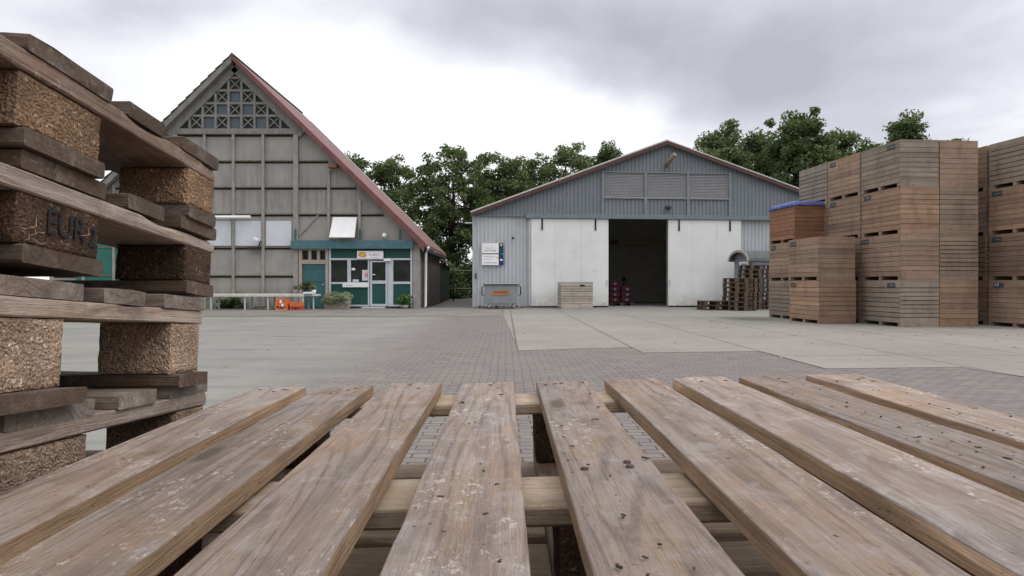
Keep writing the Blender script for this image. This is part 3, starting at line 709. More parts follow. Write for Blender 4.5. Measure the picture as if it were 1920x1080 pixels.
mb = MB(); mb.box(-.59, .59, -.02, .019, -.09, .09); mb.build('board', white_m, ss, bevel=.006)
marks(ss, -.42, -.15, -.03, .06, -.021, plain('green_print', (.25, .42, .33)), 5)
# corner pillar, side wall, rear wing, downpipe
mb = MB(); mb.box(bx(774), bx(787), yb(.0), yb(.35), 0, bz(458)); mb.build('corner_pillar', barn_col_m, barn, bevel=.01)
mb = MB(); xw = bx(787) - .03
for k in range(64):
    y0 = yb(.36) + k * .15
    if y0 > YR - .3: break
    mb.box(xw - .12, xw - .01 * (k % 2) - random.random() * .006, y0, y0 + .143, 0, ER[1] - .02)
mb.build('side_wall', board_m, barn)
mb = MB(); mb.box(ER[0] - .22, ER[0] + .04, yb(.0), YR, ER[1] - .32, ER[1] - .165); mb.build('eaves_box', lattice_dark_m, barn)
mb = MB()
for k in range(30): mb.box(xw - .14, xw + .02 * (k % 2), YR - .25 + k * .2, YR - .25 + k * .2 + .19, 0, 2.32)
mb.box(xw - 3, xw - .15, YR + 5.6, YR + 5.75, 0, 2.5); mb.build('rear_wing_wall', plain('green_black_boards', (.055, .07, .055), .9, .3), barn)
mb = MB(); mb.prism_y([(xw + .3, 2.3), (xw + .3, 2.42), (xw - 2.4, 3.6), (xw - 2.4, 3.48)], YR - .1, YR + 5.8); mb.build('rear_wing_roof', roof_red_m, barn)
mb = MB(); xd = bx(798); mb.tube([(bx(803), yb(.1), ER[1] - .12), (bx(803), yb(-.02), ER[1] - .2), (xd + .02, yb(-.02), ER[1] - .42), (xd, yb(-.02), .1), (xd - .02, yb(-.1), .03)], .055, 10); mb.build('downpipe', pipe_m, barn)

# things in front of the barn
tb = empty('long_table', 'long white trestle table along the barn wall under the blanked windows', 'table', (bx(494), YB - 1.2, 0))
KT = (YB - 1.2) / F; tx = lambda px: (px - CX) * KT - tb.location.x; tz = lambda py: H + (CY - py) * KT
mb = MB(); mb.box(tx(392), tx(576), -.45, .45, tz(556), tz(551)); mb.box(tx(576), tx(597), -.32, .4, tz(555), tz(551.5)); mb.build('tabletop', plain('table_board', (.55, .54, .47), .8, .15, dirt=(.42, .41, .34)), tb, bevel=.01)
for px in (403.5, 466, 508.5, 573.5):
    for y in (-.4, .36):
        mb = MB(); mb.box(tx(px) - .03, tx(px) + .03, y, y + .05, 0, tz(556) - .002); mb.build('leg', alu_m, tb)
mb = MB(); mb.bar((tx(573.5), -.37, .62), (tx(591), -.2, .72), .04, .04); mb.box(tx(589), tx(591), -.2, -.15, 0, tz(556) - .002); mb.build('brace', alu_m, tb)

def leaf_cloud(rng, n, cen, rad, size, flat=1., up=.35):
    """n leaf quads around centres; returns verts, faces as numpy arrays"""
    c = cen[rng.integers(0, len(cen), n)]
    d = rng.normal(size=(n, 3)); d /= np.linalg.norm(d, axis=1)[:, None]
    p = c + d * (rng.random(n)[:, None] ** .45) * rad * np.array([1, 1, flat])
    nn = rng.normal(size=(n, 3)); nn[:, 2] = np.abs(nn[:, 2]) + up; nn /= np.linalg.norm(nn, axis=1)[:, None]
    t = np.cross(nn, rng.normal(size=(n, 3))); t /= np.linalg.norm(t, axis=1)[:, None]; b = np.cross(nn, t)
    s = (size * (.55 + .9 * rng.random(n)))[:, None]
    v = np.empty((n, 4, 3)); v[:, 0] = p - t * s; v[:, 1] = p + b * s * .55 - nn * s * .12; v[:, 2] = p + t * s; v[:, 3] = p - b * s * .55 - nn * s * .12
    return v.reshape(-1, 3)
def leaf_obj(name, v, mat, parent):
    me = bpy.data.meshes.new(name); n = len(v) // 4
    me.vertices.add(len(v)); me.vertices.foreach_set('co', v.astype(np.float32).ravel())
    me.loops.add(n * 4); me.loops.foreach_set('vertex_index', np.arange(n * 4, dtype=np.int32))
    me.polygons.add(n); me.polygons.foreach_set('loop_start', np.arange(0, n * 4, 4, dtype=np.int32))
    me.update(calc_edges=True); me.validate(); me.materials.append(mat)
    return link(name, me, parent)
def bush(label, loc, r, n, size, mat, potr=0, poth=0, potm=None, seed=0, name='potted_plant', cat='plant', flat=.8, sx=1., sy=1.):
    e = empty(name, label, cat, loc); rng = np.random.default_rng(seed)
    cen = rng.normal(size=(14, 3)) * r * .33 * np.array([sx, sy, flat]) + np.array([0, 0, poth + r * .62 * flat])
    cen[:, 2] = np.maximum(cen[:, 2], poth + .05)
    leaf_obj('foliage', leaf_cloud(rng, n, cen, r * .48, size, flat), mat, e)
    mb = MB()
    for k in range(6): mb.tube([(0, 0, poth * .8), tuple(cen[k])], [.012, .004], 5)
    mb.build('stem', bark_m, e)
    if potr:
        mb = MB(); mb.lathe([(0, 0), (potr * .75, 0), (potr, poth), (potr * .88, poth), (potr * .8, poth * .8), (0, poth * .8)], (0, 0, 0), 14); mb.build('pot', potm, e)
    return e
zt = tz(551)
bush('brown and green bushy plant in a dark pot on the table end', (tb.location.x + tx(575), YB - 1.2, zt + .001), .36, 420, .06, leaf_brown, .13, .14, blue_sign_m, 1)
bush('small pale plant in a white pot at the table end', (tb.location.x + tx(589), YB - 1.25, zt + .001), .2, 160, .04, leaf_grey, .10, .17, white_m, 2)
mb = MB(); mb.box(-.2, .2, -.14, .14, 0, .06); mb.box(-.17, .17, -.11, .11, .06, .09)
tag(mb.build('seed_tray', white_panel_m, None, (tb.location.x + tx(582), YB - 1.5, zt + .001), bevel=.01), 'flat white tray lying on the table between the two plants', 'tray')
def plastic_crate(label, loc, w, d, h, m1, m2, rows, litter=False):
    e = empty('plastic_crate', label, 'crate', loc, group='plastic crates under the table'); 
    for r_ in range(rows):
        z0 = r_ * (h / rows); hh = h / rows - .006; mb = MB()
        for s in (-1, 1):
            mb.box(-w / 2, w / 2, s * (d / 2) - .012, s * (d / 2) + .012, z0, z0 + hh * .4); mb.box(-w / 2, w / 2, s * (d / 2) - .012, s * (d / 2) + .012, z0 + hh * .72, z0 + hh)
            for x in (-w / 2, -w / 5, w / 5 - .05, w / 2 - .05): mb.box(x, x + .05, s * (d / 2) - .011, s * (d / 2) + .011, z0 + hh * .4, z0 + hh * .72)
            mb.box(s * w / 2 - .01, s * w / 2 + .01, -d / 2 + .013, d / 2 - .013, z0, z0 + hh)
        mb.box(-w / 2 + .011, w / 2 - .011, -d / 2 + .013, d / 2 - .013, z0, z0 + .02)
        mb.build('crate_body', m1 if r_ == 0 else m2, e)
    mb = MB(); mb.box(-w * .18, w * .18, -d / 2 - .016, -d / 2 - .0125, h * .12, h * .22); mb.build('hand_grip', black_m, e)
    if litter:
        mb = MB(); mb.box(-.07, .02, -d / 2 - .03, -d / 2 - .0165, h * .62, h * .9); mb.box(.0, .1, -d / 2 - .03, -d / 2 - .0165, h * .32, h * .56); mb.build('white_tag', white_m, e, bevel=.008)
    return e
KO = (YB - 1.75) / F
plastic_crate('taller orange plastic crate with white tags under the table', ((530.5 - CX) * KO, YB - 1.75, 0), .5, .38, .46, orange_crate_m, orange_crate_m, 2, True)
plastic_crate('lower red and orange plastic crate under the table', ((557 - CX) * KO, YB - 1.75, 0), .48, .36, .33, redorange_crate_m, orange_crate_m, 2)
# planter box with trailing grey shrub, small bush, doorstep
pl = empty('stone_planter', 'stone planter box overflowing with grey-green shrub beside the shop door', 'planter', (bx(641), YB - .75, 0))
mb = MB(); mb.prism_y([(-.5, .0), (.5, 0), (.56, .42), (-.56, .42)], -.22, .22); mb.box(-.58, .58, -.25, .25, .4201, .47)
mb.build('trough', stone_m, pl, bevel=.015)
rng = np.random.default_rng(5); cen = np.stack([rng.uniform(-.52, .52, 40), rng.uniform(-.2, .2, 40), rng.uniform(.46, .66, 40)], 1); cen = np.concatenate([cen, np.stack([rng.uniform(-.56, .5, 34), rng.uniform(-.3, -.24, 34), rng.uniform(.26, .55, 34)], 1)])
leaf_obj('foliage', leaf_cloud(rng, 4600, cen, .15, .03, .8), leaf_grey, pl)
bush('bright green bushy plant at the foot of the barn corner pillar', (bx(761), YB - .35, 0), .35, 800, .06, leaf_bright, .17, .16, stone_m, 6)
mb = MB(); mb.box(-.5, .5, -.22, .22, 0, .06); mb.box(-.46, .46, -.18, .18, .06, .075)
tag(mb.build('doorstep', plain('doorstep_stone', (.45, .44, .42)), None, (bx(703), YB - .28, 0), bevel=.006), 'low pale doorstep in front of the glazed shop door', 'step')
bush('low dark weeds growing against the wall under the table', (bx(440), YB - .15, 0), .5, 900, .07, leaf_a, seed=9, name='weeds', cat='weeds', sx=3., sy=.3, flat=.6)

# ------------------------------------------------------------------ the metal shed
TH = R(5); A = Vector((bx(888) * 29.8 / 29.2, 29.8, 0)); U = Vector((math.cos(TH), math.sin(TH), 0))
def sx_(px):
    k = (px - CX) / F; return (k * A.y - A.x) / (U.x - k * U.y)
def sz_(px, py): return H + (CY - py) * (A.y + sx_(px) * U.y) / F
shed = empty('metal_shed', 'wide grey corrugated metal shed with white sliding doors and low pitched roof', 'shed', A, (0, 0, TH))
XE, ZE = sx_(886), sz_(886, 402); XA, ZA = sx_(1248), sz_(1248, 268); XR, ZR = sx_(1602), sz_(1602, 399)
rz = lambda x: ZE + (x - XE) * (ZA - ZE) / (XA - XE) if x < XA else ZA + (x - XA) * (ZR - ZA) / (XR - XA)
def corr(mb, x0, x1, zb, zt, y=0., pitch=.18, dep=.035):
    """trapezoidal cladding from x0 to x1 between zb(x) and zt(x)"""
    pts = []; x = x0
    prof = ((0, 0), (.42, 0), (.55, 1), (.87, 1))
    while x < x1 - 1e-4:
        for f, d in prof:
            xx = x + f * pitch
            if xx < x1: pts.append((xx, y + dep * d))
        x += pitch
    pts.append((x1, y))
    vs = []; 
    for xx, yy in pts: vs += [(xx, yy, zb(xx)), (xx, yy, zt(xx))]
    mb.add(vs, [(2 * i, 2 * i + 2, 2 * i + 3, 2 * i + 1) for i in range(len(pts) - 1)])
zf0 = sz_(988, 409.5); zf1 = zf0 + .2
LX0, LX1 = sx_(1130), sx_(1368); LZ0, LZ1 = sz_(1250, 371), sz_(1250, 325)
dx0, dx1 = sx_(1140), sx_(1252)
mb = MB()
corr(mb, XE + .05, LX0 - .05, lambda x: zf1 if x > sx_(985) else zf0 + .12, lambda x: rz(x) - .02)
corr(mb, LX1 + .05, XR - .05, lambda x: zf1, lambda x: rz(x) - .02)
corr(mb, LX0 - .05, LX1 + .05, lambda x: zf1, lambda x: LZ0 - .03); corr(mb, LX0 - .05, LX1 + .05, lambda x: LZ1 + .03, lambda x: rz(x) - .02)
mb.build('gable_cladding', gable_m, shed, fix=False)
mb = MB(); corr(mb, XE + .05, sx_(993), lambda x: .06, lambda x: zf0 + .12, .06); mb.build('wall_cladding', shed_wall_m, shed, fix=False); mb = MB(); corr(mb, sx_(1384), XR - .05, lambda x: .06, lambda x: zf1, .06)
mb.build('wall_cladding', shed_wall_m, shed, fix=False); mb = MB(); mb.box(XE + .0, XE + .049, .0, .12, .02, zf0 + .1); mb.build('corner_flashing', shed_wall_m, shed)
0 and mb.build('wall_cladding', shed_wall_m, shed, fix=False)
mb = MB(); mb.box(XE + .02, XR, .1, .14, 0, .06) if False else mb.box(XE + .02, sx_(993), .03, .14, 0, .06); mb.build('base_kerb', plain('rusty_kerb', (.25, .2, .155)), shed)
# inner structure: back of the front wall, side walls, back wall, all of one shell sheared straight back
D = Vector((math.sin(TH), math.cos(TH), 0)) * 16.0      # straight back in world space, in shed coordinates
D = Vector((16 * math.sin(TH) - .0, 16 * math.cos(TH), 0))
mb = MB()
def slabq(a, b, z0, z1, t=.08):
    a = Vector(a); b = Vector(b); n = Vector((-(b - a).y, (b - a).x)).normalized() * t
    mb.prism_z([(a.x, a.y), (b.x, b.y), (b.x + n.x, b.y + n.y), (a.x + n.x, a.y + n.y)], z0, z1)
slabq((XE + .12, .16), (D.x + XE + .12, D.y), 0, ZE - .1, -.08); slabq((XR - .12, .16), (D.x + XR - .12, D.y), 0, ZR - .1, .08)
mb.build('side_wall', shed_wall_m, shed)
mb = MB(); mb.box(XE + .3, dx0 - .02, .12, .2, .0, zf0 + .2); mb.box(dx1 + .02, XR - .3, .15, .22, .0, zf0 + .2)
mb.prism_y([(XE + .3, zf0 + .2), (XR - .3, zf0 + .2), (XR - .3, ZR - .05), (XA, ZA - .15), (XE + .3, ZE - .05)], .12, .18); mb.build('inner_lining', inside_m, shed)
mb = MB(); mb.box(dx0 - 4, dx1 + 4, 8.2, 8.3, 0.0, 5.2); mb.box(dx0 - 4, dx1 + 4, 8.16, 8.199, 0, .3); mb.build('inner_wall', inside_m, shed)
mb = MB(); mb.box(dx0 - 3, dx1 + 3, 7.85, 8.0, 3.35, 3.62); mb.box(dx0 + 1.1, dx0 + 1.3, 6., 7.8, 3.4, 3.55); mb.box(dx0 + 2.1, dx0 + 2.3, 6., 7.8, 3.4, 3.55); mb.build('inner_beam', beam_m, shed)
mb = MB(); mb.box(XE + .3, XR - .3, .16, 8.19, .0, .012); mb.build('inner_floor', inside_floor_m, shed)
mb = MB(); mb.box(-.1, .1, -.06, .0, 0, .24); mb.tube([(0, -.02, 0), (0, -.02, -1.25)], .025, 6); mb.build('switch_box', black_m, shed, (sx_(1222) + .9, 8.19, 1.25))
# roof and verges
mb = MB()
def slope(xa, za, xb, zb, t=.1, y0=-.18, m=0, z=0):
    v = [(xa, y0, za + z), (xb, y0, zb + z), (xb + D.x, D.y, zb + z), (xa + D.x, D.y, za + z)]
    v += [(x, y, q + t) for x, y, q in v]
    mb.add(v, [(0, 3, 2, 1), (4, 5, 6, 7), (0, 1, 5, 4), (1, 2, 6, 5), (2, 3, 7, 6), (3, 0, 4, 7)], m)
slope(XE - .1, ZE + .03, XA, ZA + .03); slope(XA, ZA + .03, XR + .1, ZR + .03)
mb.build('roof', roof_edge_m, shed)
mb = MB()
for a, b, c, d in ((XE - .1, ZE, XA, ZA), (XA, ZA, XR + .1, ZR)):
    mb.prism_y([(a, b + .06), (c, d + .06), (c, d - .13), (a, b - .11)], -.235, -.182)
mb.build('verge_board', brown_verge_m, shed)
# trim beam, louvres, doors
mb = MB(); mb.box(sx_(985), XR - .2, -.17, .0, zf0, zf1); mb.box(XE + .05, sx_(985) - .002, -.05, .02, zf0 + .08, zf0 + .14); mb.build('track_cover', trim_m, shed, bevel=.008)
mb = MB()
for xa in (LX0, LX0 + (LX1 - LX0) / 3, LX0 + 2 * (LX1 - LX0) / 3, LX1): mb.box(xa - .055, xa + .055, -.06, .04, zf1 + .0 if LX0 < xa < LX1 else zf1, LZ1 + .06)
mb.box(LX0 + .056, LX1 - .056, -.055, .03, LZ0 - .06, LZ0); mb.box(LX0 + .056, LX1 - .056, -.055, .03, LZ1, LZ1 + .05); mb.build('louvre_frame', plain('louvre_frame_grey', (.20, .225, .24), .6), shed)
for i in range(3):
    a = LX0 + i * (LX1 - LX0) / 3 + .057; b = LX0 + (i + 1) * (LX1 - LX0) / 3 - .057; mb = MB(); n = 16; h = (LZ1 - LZ0) / n
    for k in range(n):
        z0 = LZ0 + k * h; mb.add([(a, -.025, z0), (b, -.025, z0), (b, .035, z0 + h * 1.1), (a, .035, z0 + h * 1.1)], [(0, 1, 2, 3)])
    mb.build('louvre', louvre_m, shed, fix=False)
def sdoor(pa, pb, seams):
    a, b = sx_(pa), sx_(pb); top = zf0 - .01
    mb = MB(); mb.box(a, b, -.09, -.03, .07, top)
    o = mb.build('sliding_door', door_white_m, shed, bevel=.006)
    e = MB()
    for f in seams: e.box(a + (b - a) * f - .006, a + (b - a) * f + .006, -.0935, -.0905, .08, top)
    e.build('seam', plain('door_seam', (.52, .53, .51)), o)
    for f in (.14, .83) if pa < 1100 else (.145, .845):
        x = a + (b - a) * f; h = MB(); h.box(x - .035, x + .035, -.125, -.0945, top - .52, top - .02); h.build('hanger', black_m, o)
    h = MB(); x = b - .08 if pa < 1100 else a + .08; h.box(x - .03, x + .03, -.12, -.0945, 1.0, 1.28); h.build('handle', alu_m, o)
    h = MB(); h.box(a, b, -.06, -.04, .02, .068); h.build('bottom_rail', black_shade_m, o)
sdoor(995.5, 1140, (.31, .645)); sdoor(1252, 1388, (.33, .66))
mb = MB(); mb.box(sx_(991), sx_(995), -.06, .05, .0, zf0 - .005); mb.build('door_jamb', shed_wall_m, shed)
# small fittings
mb = MB(); mb.tube([(sx_(1247), -.1, sz_(1248, 313)), (sx_(1255), -.75, sz_(1255, 295))], .10, 6); mb.build('hoist_beam', plain('old_hoist_timber', (.22, .17, .12)), shed)
mb = MB(); mb.lathe([(0, -.09), (.12, -.07), (.17, 0), (.1, .08), (0, .1)], (sx_(1252), -.1, sz_(1252, 389)), 14); mb.box(sx_(1252) - .03, sx_(1252) + .03, -.1, .04, sz_(1252, 389) + .05, sz_(1252, 389) + .1); mb.build('yard_lamp', plain('lamp_dark', (.05, .06, .06), .4), shed)
mb = MB(); mb.tube([(sx_(962), .07, sz_(962, 446)), (sx_(962), .0, sz_(962, 446))], .05, 10); mb.build('wall_outlet', black_m, shed)
mb = MB(); mb.box(sx_(891), sx_(893.2), -.01, .05, sz_(892, 522), sz_(892, 512)); mb.build('green_plate', green_panel_m, shed)
mb = MB(); mb.tube([(XE - .35, .05, sz_(880, 418)), (XE + .06, .05, sz_(886, 418))], .035, 8); mb.build('drain_pipe', pipe_m, shed)
# two company boards on the wall
def wallboard(label, py0, py1, m_end, seed, cat='sign'):
    e = empty('wall_sign', label, cat, A + U * sx_(923.5) + Vector((U.y, -U.x, 0)) * .04 + Vector((0, 0, (sz_(923, py0) + sz_(923, py1)) / 2)), (0, 0, TH), 'signs on the shed wall')
    w = sx_(944) - sx_(903.5); h = sz_(923, py0) - sz_(923, py1)
    mb = MB(); mb.box(-w / 2, w * .28, -.03, .03, -h / 2, h / 2); mb.build('white_panel', white_m, e)
    mb = MB(); mb.box(w * .2801, w / 2, -.03, .03, -h / 2, h / 2); mb.build('coloured_end', m_end, e)
    return e, w, h
e, w, h = wallboard('upper white company sign with dark teal end and gold emblem on the shed wall', 456, 475, teal_sign_m, 1)
mb = MB(); mb.prism_y([(x + w * .40, z + h * .33) for x, z in blob(.06, 1, 1, 8, .1, 3)], -.036, -.031); mb.build('emblem', yellow_m, e)
marks(e, -w * .38, w * .17, -h * .28, .06, -.031, greytext_m, 11); marks(e, -w * .36, w * .0, -h * .02, .03, -.031, greytext_m, 12)
e, w, h = wallboard('lower white company sign with navy end and pale round emblem on the shed wall', 477, 497, blue_sign_m, 2)
mb = MB(); mb.prism_y([(x + w * .40, z - h * .02) for x, z in blob(.06, 1.1, .7, 10, .12, 6)], -.036, -.031); mb.build('emblem', white_m, e)
marks(e, -w * .42, w * .12, h * .26, .045, -.031, plain('blue_print', (.2, .22, .42)), 13); marks(e, -w * .38, -w * .1, h * .02, .035, -.031, greytext_m, 14); marks(e, -w * .4, w * .2, -h * .32, .05, -.031, greytext_m, 15)
mb = MB(); mb.prism_y([(x + w * .24, z + h * .2) for x, z in blob(.05, 1, 1, 12, .05, 7)], -.037, -.0315); mb.build('round_print', yellow_m, e)

# wheeled waste container
cpx = 939.5; kb = 28.7 / F
bn = empty('waste_container', 'galvanised four-wheeled waste container with orange sticker against the shed wall', 'waste bin', ((cpx - CX) * kb, 28.75, 0), (0, 0, R(2)))
mb = MB()
def taper(m, x0, x1, X0, X1, y0, y1, Y0, Y1, z0, z1):
    m.add([(x0, y0, z0), (x1, y0, z0), (x1, y1, z0), (x0, y1, z0), (X0, Y0, z1), (X1, Y0, z1), (X1, Y1, z1), (X0, Y1, z1)], [(0, 3, 2, 1), (4, 5, 6, 7), (0, 1, 5, 4), (1, 2, 6, 5), (2, 3, 7, 6), (3, 0, 4, 7)])
taper(mb, -.68, .68, -.74, .74, -.38, .38, -.5, .5, .22, 1.02); mb.build('body', galv_m, bn, bevel=.02)
for x in (-.42, -.14, .14, .42):
    pass
mb = MB(); mb.box(-.79, .79, -.55, .53, 1.03, 1.075); mb.build('rim', black_shade_m, bn, bevel=.01)
mb = MB(); mb.prism_y([(-.80 + 0, 1.078)] + [(-.80 + 1.6 * i / 10, 1.078 + .07 * math.sin(math.pi * i / 10) ** .6) for i in range(1, 10)] + [(.80, 1.078)], -.56, .54); mb.build('lid', plain('pale_steel_lid', (.40, .42, .42), .5), bn)
for s in (-1, 1):
    mb = MB(); mb.tube([(s * .76, -.36, .98), (s * .84, -.36, .96), (s * .84, -.36, .62), (s * .735, -.36, .58)], .025, 8); mb.build('handle', black_shade_m, bn)
    for y in (-.3, .3):
        mb = MB(); mb.tube([(s * .54 - .04, y, .1), (s * .54 + .04, y, .1)], .1, 16); w_ = mb.build('wheel', rubber_m, bn)
        f = MB(); f.box(s * .54 - .06, s * .54 + .06, y - .05, y + .05, .205, .2199); f.box(s * .54 - .055, s * .54 - .044, y - .03, y + .03, .08, .205); f.build('castor_fork', galv_m, w_)
mb = MB(); mb.add([(-.36, -.462, .62), (.34, -.462, .62), (.34, -.4775, .79), (-.36, -.4775, .79)], [(0, 1, 2, 3)]); st = mb.build('sticker', orange_m, bn, (0, -.006, 0), fix=False)
m_ = marks(st, -.33, .27, .715, .06, -.478, ink, 17)

# lone timber crate and the stacked ones
CW, CL, CHT = 1.055, 1.6, 1.2
def board_row(mb, x0, x1, y0, y1, z0, hs, gap, rr):
    z = z0
    for h in hs:
        o = rr.uniform(-.003, .003)
        mb.box(x0, x1, y0 + o, y1 + o, z + (gap / 2 if z > z0 else 0), z + h - (gap / 2 if h is not hs[-1] else .001)); z += h
def crate_protos():
    protos = []
    for v in range(3):
        rr = random.Random(50 + v); P_ = {}
        nb = (6, 6, 7)[v]; top = .2; bot = (.24, .2, .24)[v]
        hs = [bot] + [(CHT - .001 - top - bot) / nb] * nb + [top]
        g = (.011, .009, .018)[v]
        mb = MB(); board_row(mb, .003, CW - .003, .0, .022, .002, hs, g, rr); mb.box(.024, CW - .024, .027, .035, .02, CHT - .012, 1); mb.box(.03, .12, .036, .1, .03, CHT - .03, 1); mb.box(CW - .12, CW - .03, .036, .1, .03, CHT - .03, 1)  # added dark liner paints the board gaps as shade
        P_['end_panel'] = mb.mesh('end_panel', [crate_x, crate_in])
        hs2 = [(CHT - .1 - .001 - top) / 7] * 7 + [top]
        mb = MB(); board_row(mb, .0, .022, .024, CL - .024, .1, hs2, g, rr)
        mb.box(.027, .034, .036, CL - .036, .1, CHT - .012, 1)  # same dark liner, shade for the side gaps
        P_['side_panel'] = mb.mesh('side_panel', [crate_y, crate_in])
        mb = MB()
        for y0, y1 in ((.024, .11), (.75, .86), (CL - .12, CL - .024)): mb.box(.002, CW - .002, y0, y1, .0, .094, 0)
        mb.box(.12, CW - .12, .12, CL - .12, .1, .12, 1)
        P_['base'] = mb.mesh('base', [crate_x, crate_in])
        mb = MB(); mb.box(.025, CW - .025, .025, CL - .025, .3, .31); P_['contents'] = mb.mesh('contents', crate_in)
        protos.append(P_)
    return protos
CPR = crate_protos()
TINT = {'o': (.385, .265, .185, 1), 'b': (.335, .245, .185, 1), 't': (.345, .272, .21, 1), 'g': (.335, .292, .248, 1), 'r': (.34, .18, .11, 1), 'w': (.50, .475, .435, 1)}
def crate(label, loc, rotz, v, t, tagpos=None, txt=None, group='timber crates stacked at the right', jit=True):
    p = Vector(loc)
    e = empty('timber_crate', label, 'crate', p, (0, 0, rotz + (R(random.uniform(-.5, .5)) if jit else 0)), group); c = TINT[t]
    def col4(o, k): o.color = (c[0] * k, c[1] * k, c[2] * k, 1); return o
    P_ = CPR[v]; k = lambda: random.uniform(.92, 1.08)
    col4(link('end_panel', P_['end_panel'], e), k()); col4(link('end_panel', P_['end_panel'], e, (CW, CL, 0), (0, 0, math.pi)), k())
    col4(link('side_panel', P_['side_panel'], e), k()); col4(link('side_panel', P_['side_panel'], e, (CW, CL, 0), (0, 0, math.pi)), k())
    col4(link('base', P_['base'], e), 1)
    if tagpos is not None:
        tagpos += random.uniform(-.07, .05); w = .30; mb = MB(); mb.box(-.012, -.0035, tagpos - w / 2, tagpos + w / 2, 1.015, 1.125); pl_ = mb.build('label_plate', tag_m, e)
        if txt: text_mesh('lettering', txt, .13, tagw_m, pl_, (-.0125, tagpos + .06, 1.07), (R(90), 0, R(-90)), .0005)
        else: 
            q = random.Random(int(tagpos * 1000) + v); m2 = MB(); y = tagpos - w * .4
            for _ in range(4):
                ww = q.uniform(.02, .045); m2.box(-.0135, -.0122, y, y + ww, 1.045, 1.045 + q.uniform(.02, .045)); y += ww + .02
            m2.build('lettering', plain('faded_tag_print', (.19, .21, .21)), pl_)
    return e
ang = R(5); ca, sa = math.cos(ang), math.sin(ang)
def cloc(ox, oy, i, j, k, gx=0.035): return (ox + i * (CW + gx) * ca - j * (CL + .02) * sa + random.uniform(-.012, .012), oy + i * (CW + gx) * sa + j * (CL + .02) * ca, k * (CHT + .0008))
OA = (10.1, 16.72)
crates = [  # i, j, k, variant, tint, tag, text, label
    (0, 0, 0, 2, 'g', .32, None, 'grey slatted timber crate with smudged tag, ground level, front corner of the tall stack'),
    (0, 0, 1, 0, 'b', 1.38, None, 'brown timber crate second from the ground at the front corner of the tall stack'),
    (0, 0, 2, 0, 'o', 1.38, None, 'tan and orange timber crate third from the ground, front corner of the tall stack'),
    (0, 0, 3, 0, 'g', .3, None, 'grey weathered timber crate on top of the front corner of the tall stack'),
    (1, 0, 0, 1, 'o', None, None, 'orange-brown timber crate at ground level beside the dark gap in the tall stack'),
    (1, 0, 1, 2, 't', None, None, 'timber crate with wide black gaps, second from the ground beside the dark gap'),
    (1, 0, 2, 0, 't', None, None, 'dull tan timber crate third from the ground beside the dark gap'),
    (1, 0, 3, 1, 'b', None, None, 'plain brown timber crate on top beside the dark gap'),
    (0, 1, 0, 0, 'b', None, None, 'ground-level crate mostly hidden behind the short front stack'),
    (0, 1, 1, 0, 't', None, None, 'second-level crate peeping over the short front stack'),
    (0, 1, 2, 0, 'b', 1.38, None, 'brown timber crate third up, right of the blue-covered crate'),
    (0, 1, 3, 1, 'b', 1.38, None, 'reddish brown timber crate in the top row, middle of the three along the left face'),
    (0, 2, 2, 1, 't', None, None, 'pale-topped crate just showing above the blue tarpaulin'),
    (0, 2, 3, 2, 'g', None, None, 'grey timber crate at the far left end of the top row'),
]
for i, j, k, v, t, tp, tx_, lab in crates: crate(lab, cloc(*OA, i, j, k), ang, v, t, tp, tx_)
OB = (8.6, 17.92)
crate('orange-tan timber crate at ground level of the short front stack, facing the yard', cloc(*OB, 0, 0, 0), ang, 0, 'o', 1.36)
crate('greyish brown timber crate on top of the short front stack', cloc(*OB, 0, 0, 1), ang, 1, 'b', 1.36)
OB2 = (8.86, 20.0)
crate('grey slatted crate at ground level behind the short front stack', cloc(*OB2, 0, 0, 0), ang, 2, 'g')
crate('brown crate second up, directly below the crate with the blue tarpaulin', cloc(*OB2, 0, 0, 1), ang, 1, 'b', 1.36)
tcr = crate('red-brown timber crate covered with a blue tarpaulin', cloc(*OB2, 0, 0, 2), ang, 1, 'r')
OC = (13.0, 15.8)
for k, (v, t, tx_, lab) in enumerate(((1, 'b', 'A9', 'brown timber crate at ground level at the right edge, tag reading A9'), (0, 'b', None, 'brown timber crate second from the ground at the right edge'), (1, 'o', None, 'dark orange-brown timber crate third from the ground at the right edge'), (2, 'g', None, 'grey slatted timber crate on top at the right edge of the view'))):
    crate(lab, cloc(*OC, 0, 0, k), ang, v, t, 1.30 if k < 3 else None, tx_)
for k, (v, t) in enumerate(((0, 'b'), (2, 'b'), (0, 't'), (1, 'b'))):
    crate('%s crate of the column glimpsed as a sliver in the dark gap' % ('lowest', 'second', 'third', 'topmost')[k], cloc(*OC, 0, 1.04, k), ang, v, t)
lone = crate('weathered grey timber crate standing alone in front of the left white door', ((1052 - CX) * 28.2 / F, 28.2, 0), R(3), 2, 'w', None, jit=False, group='timber crates')
lone.scale = (1.32, .75, .98)
mb = MB(); mb.box(.62, .78, -.012, -.0035, 1.0, 1.07); mb.build('label_plate', black_m, lone)
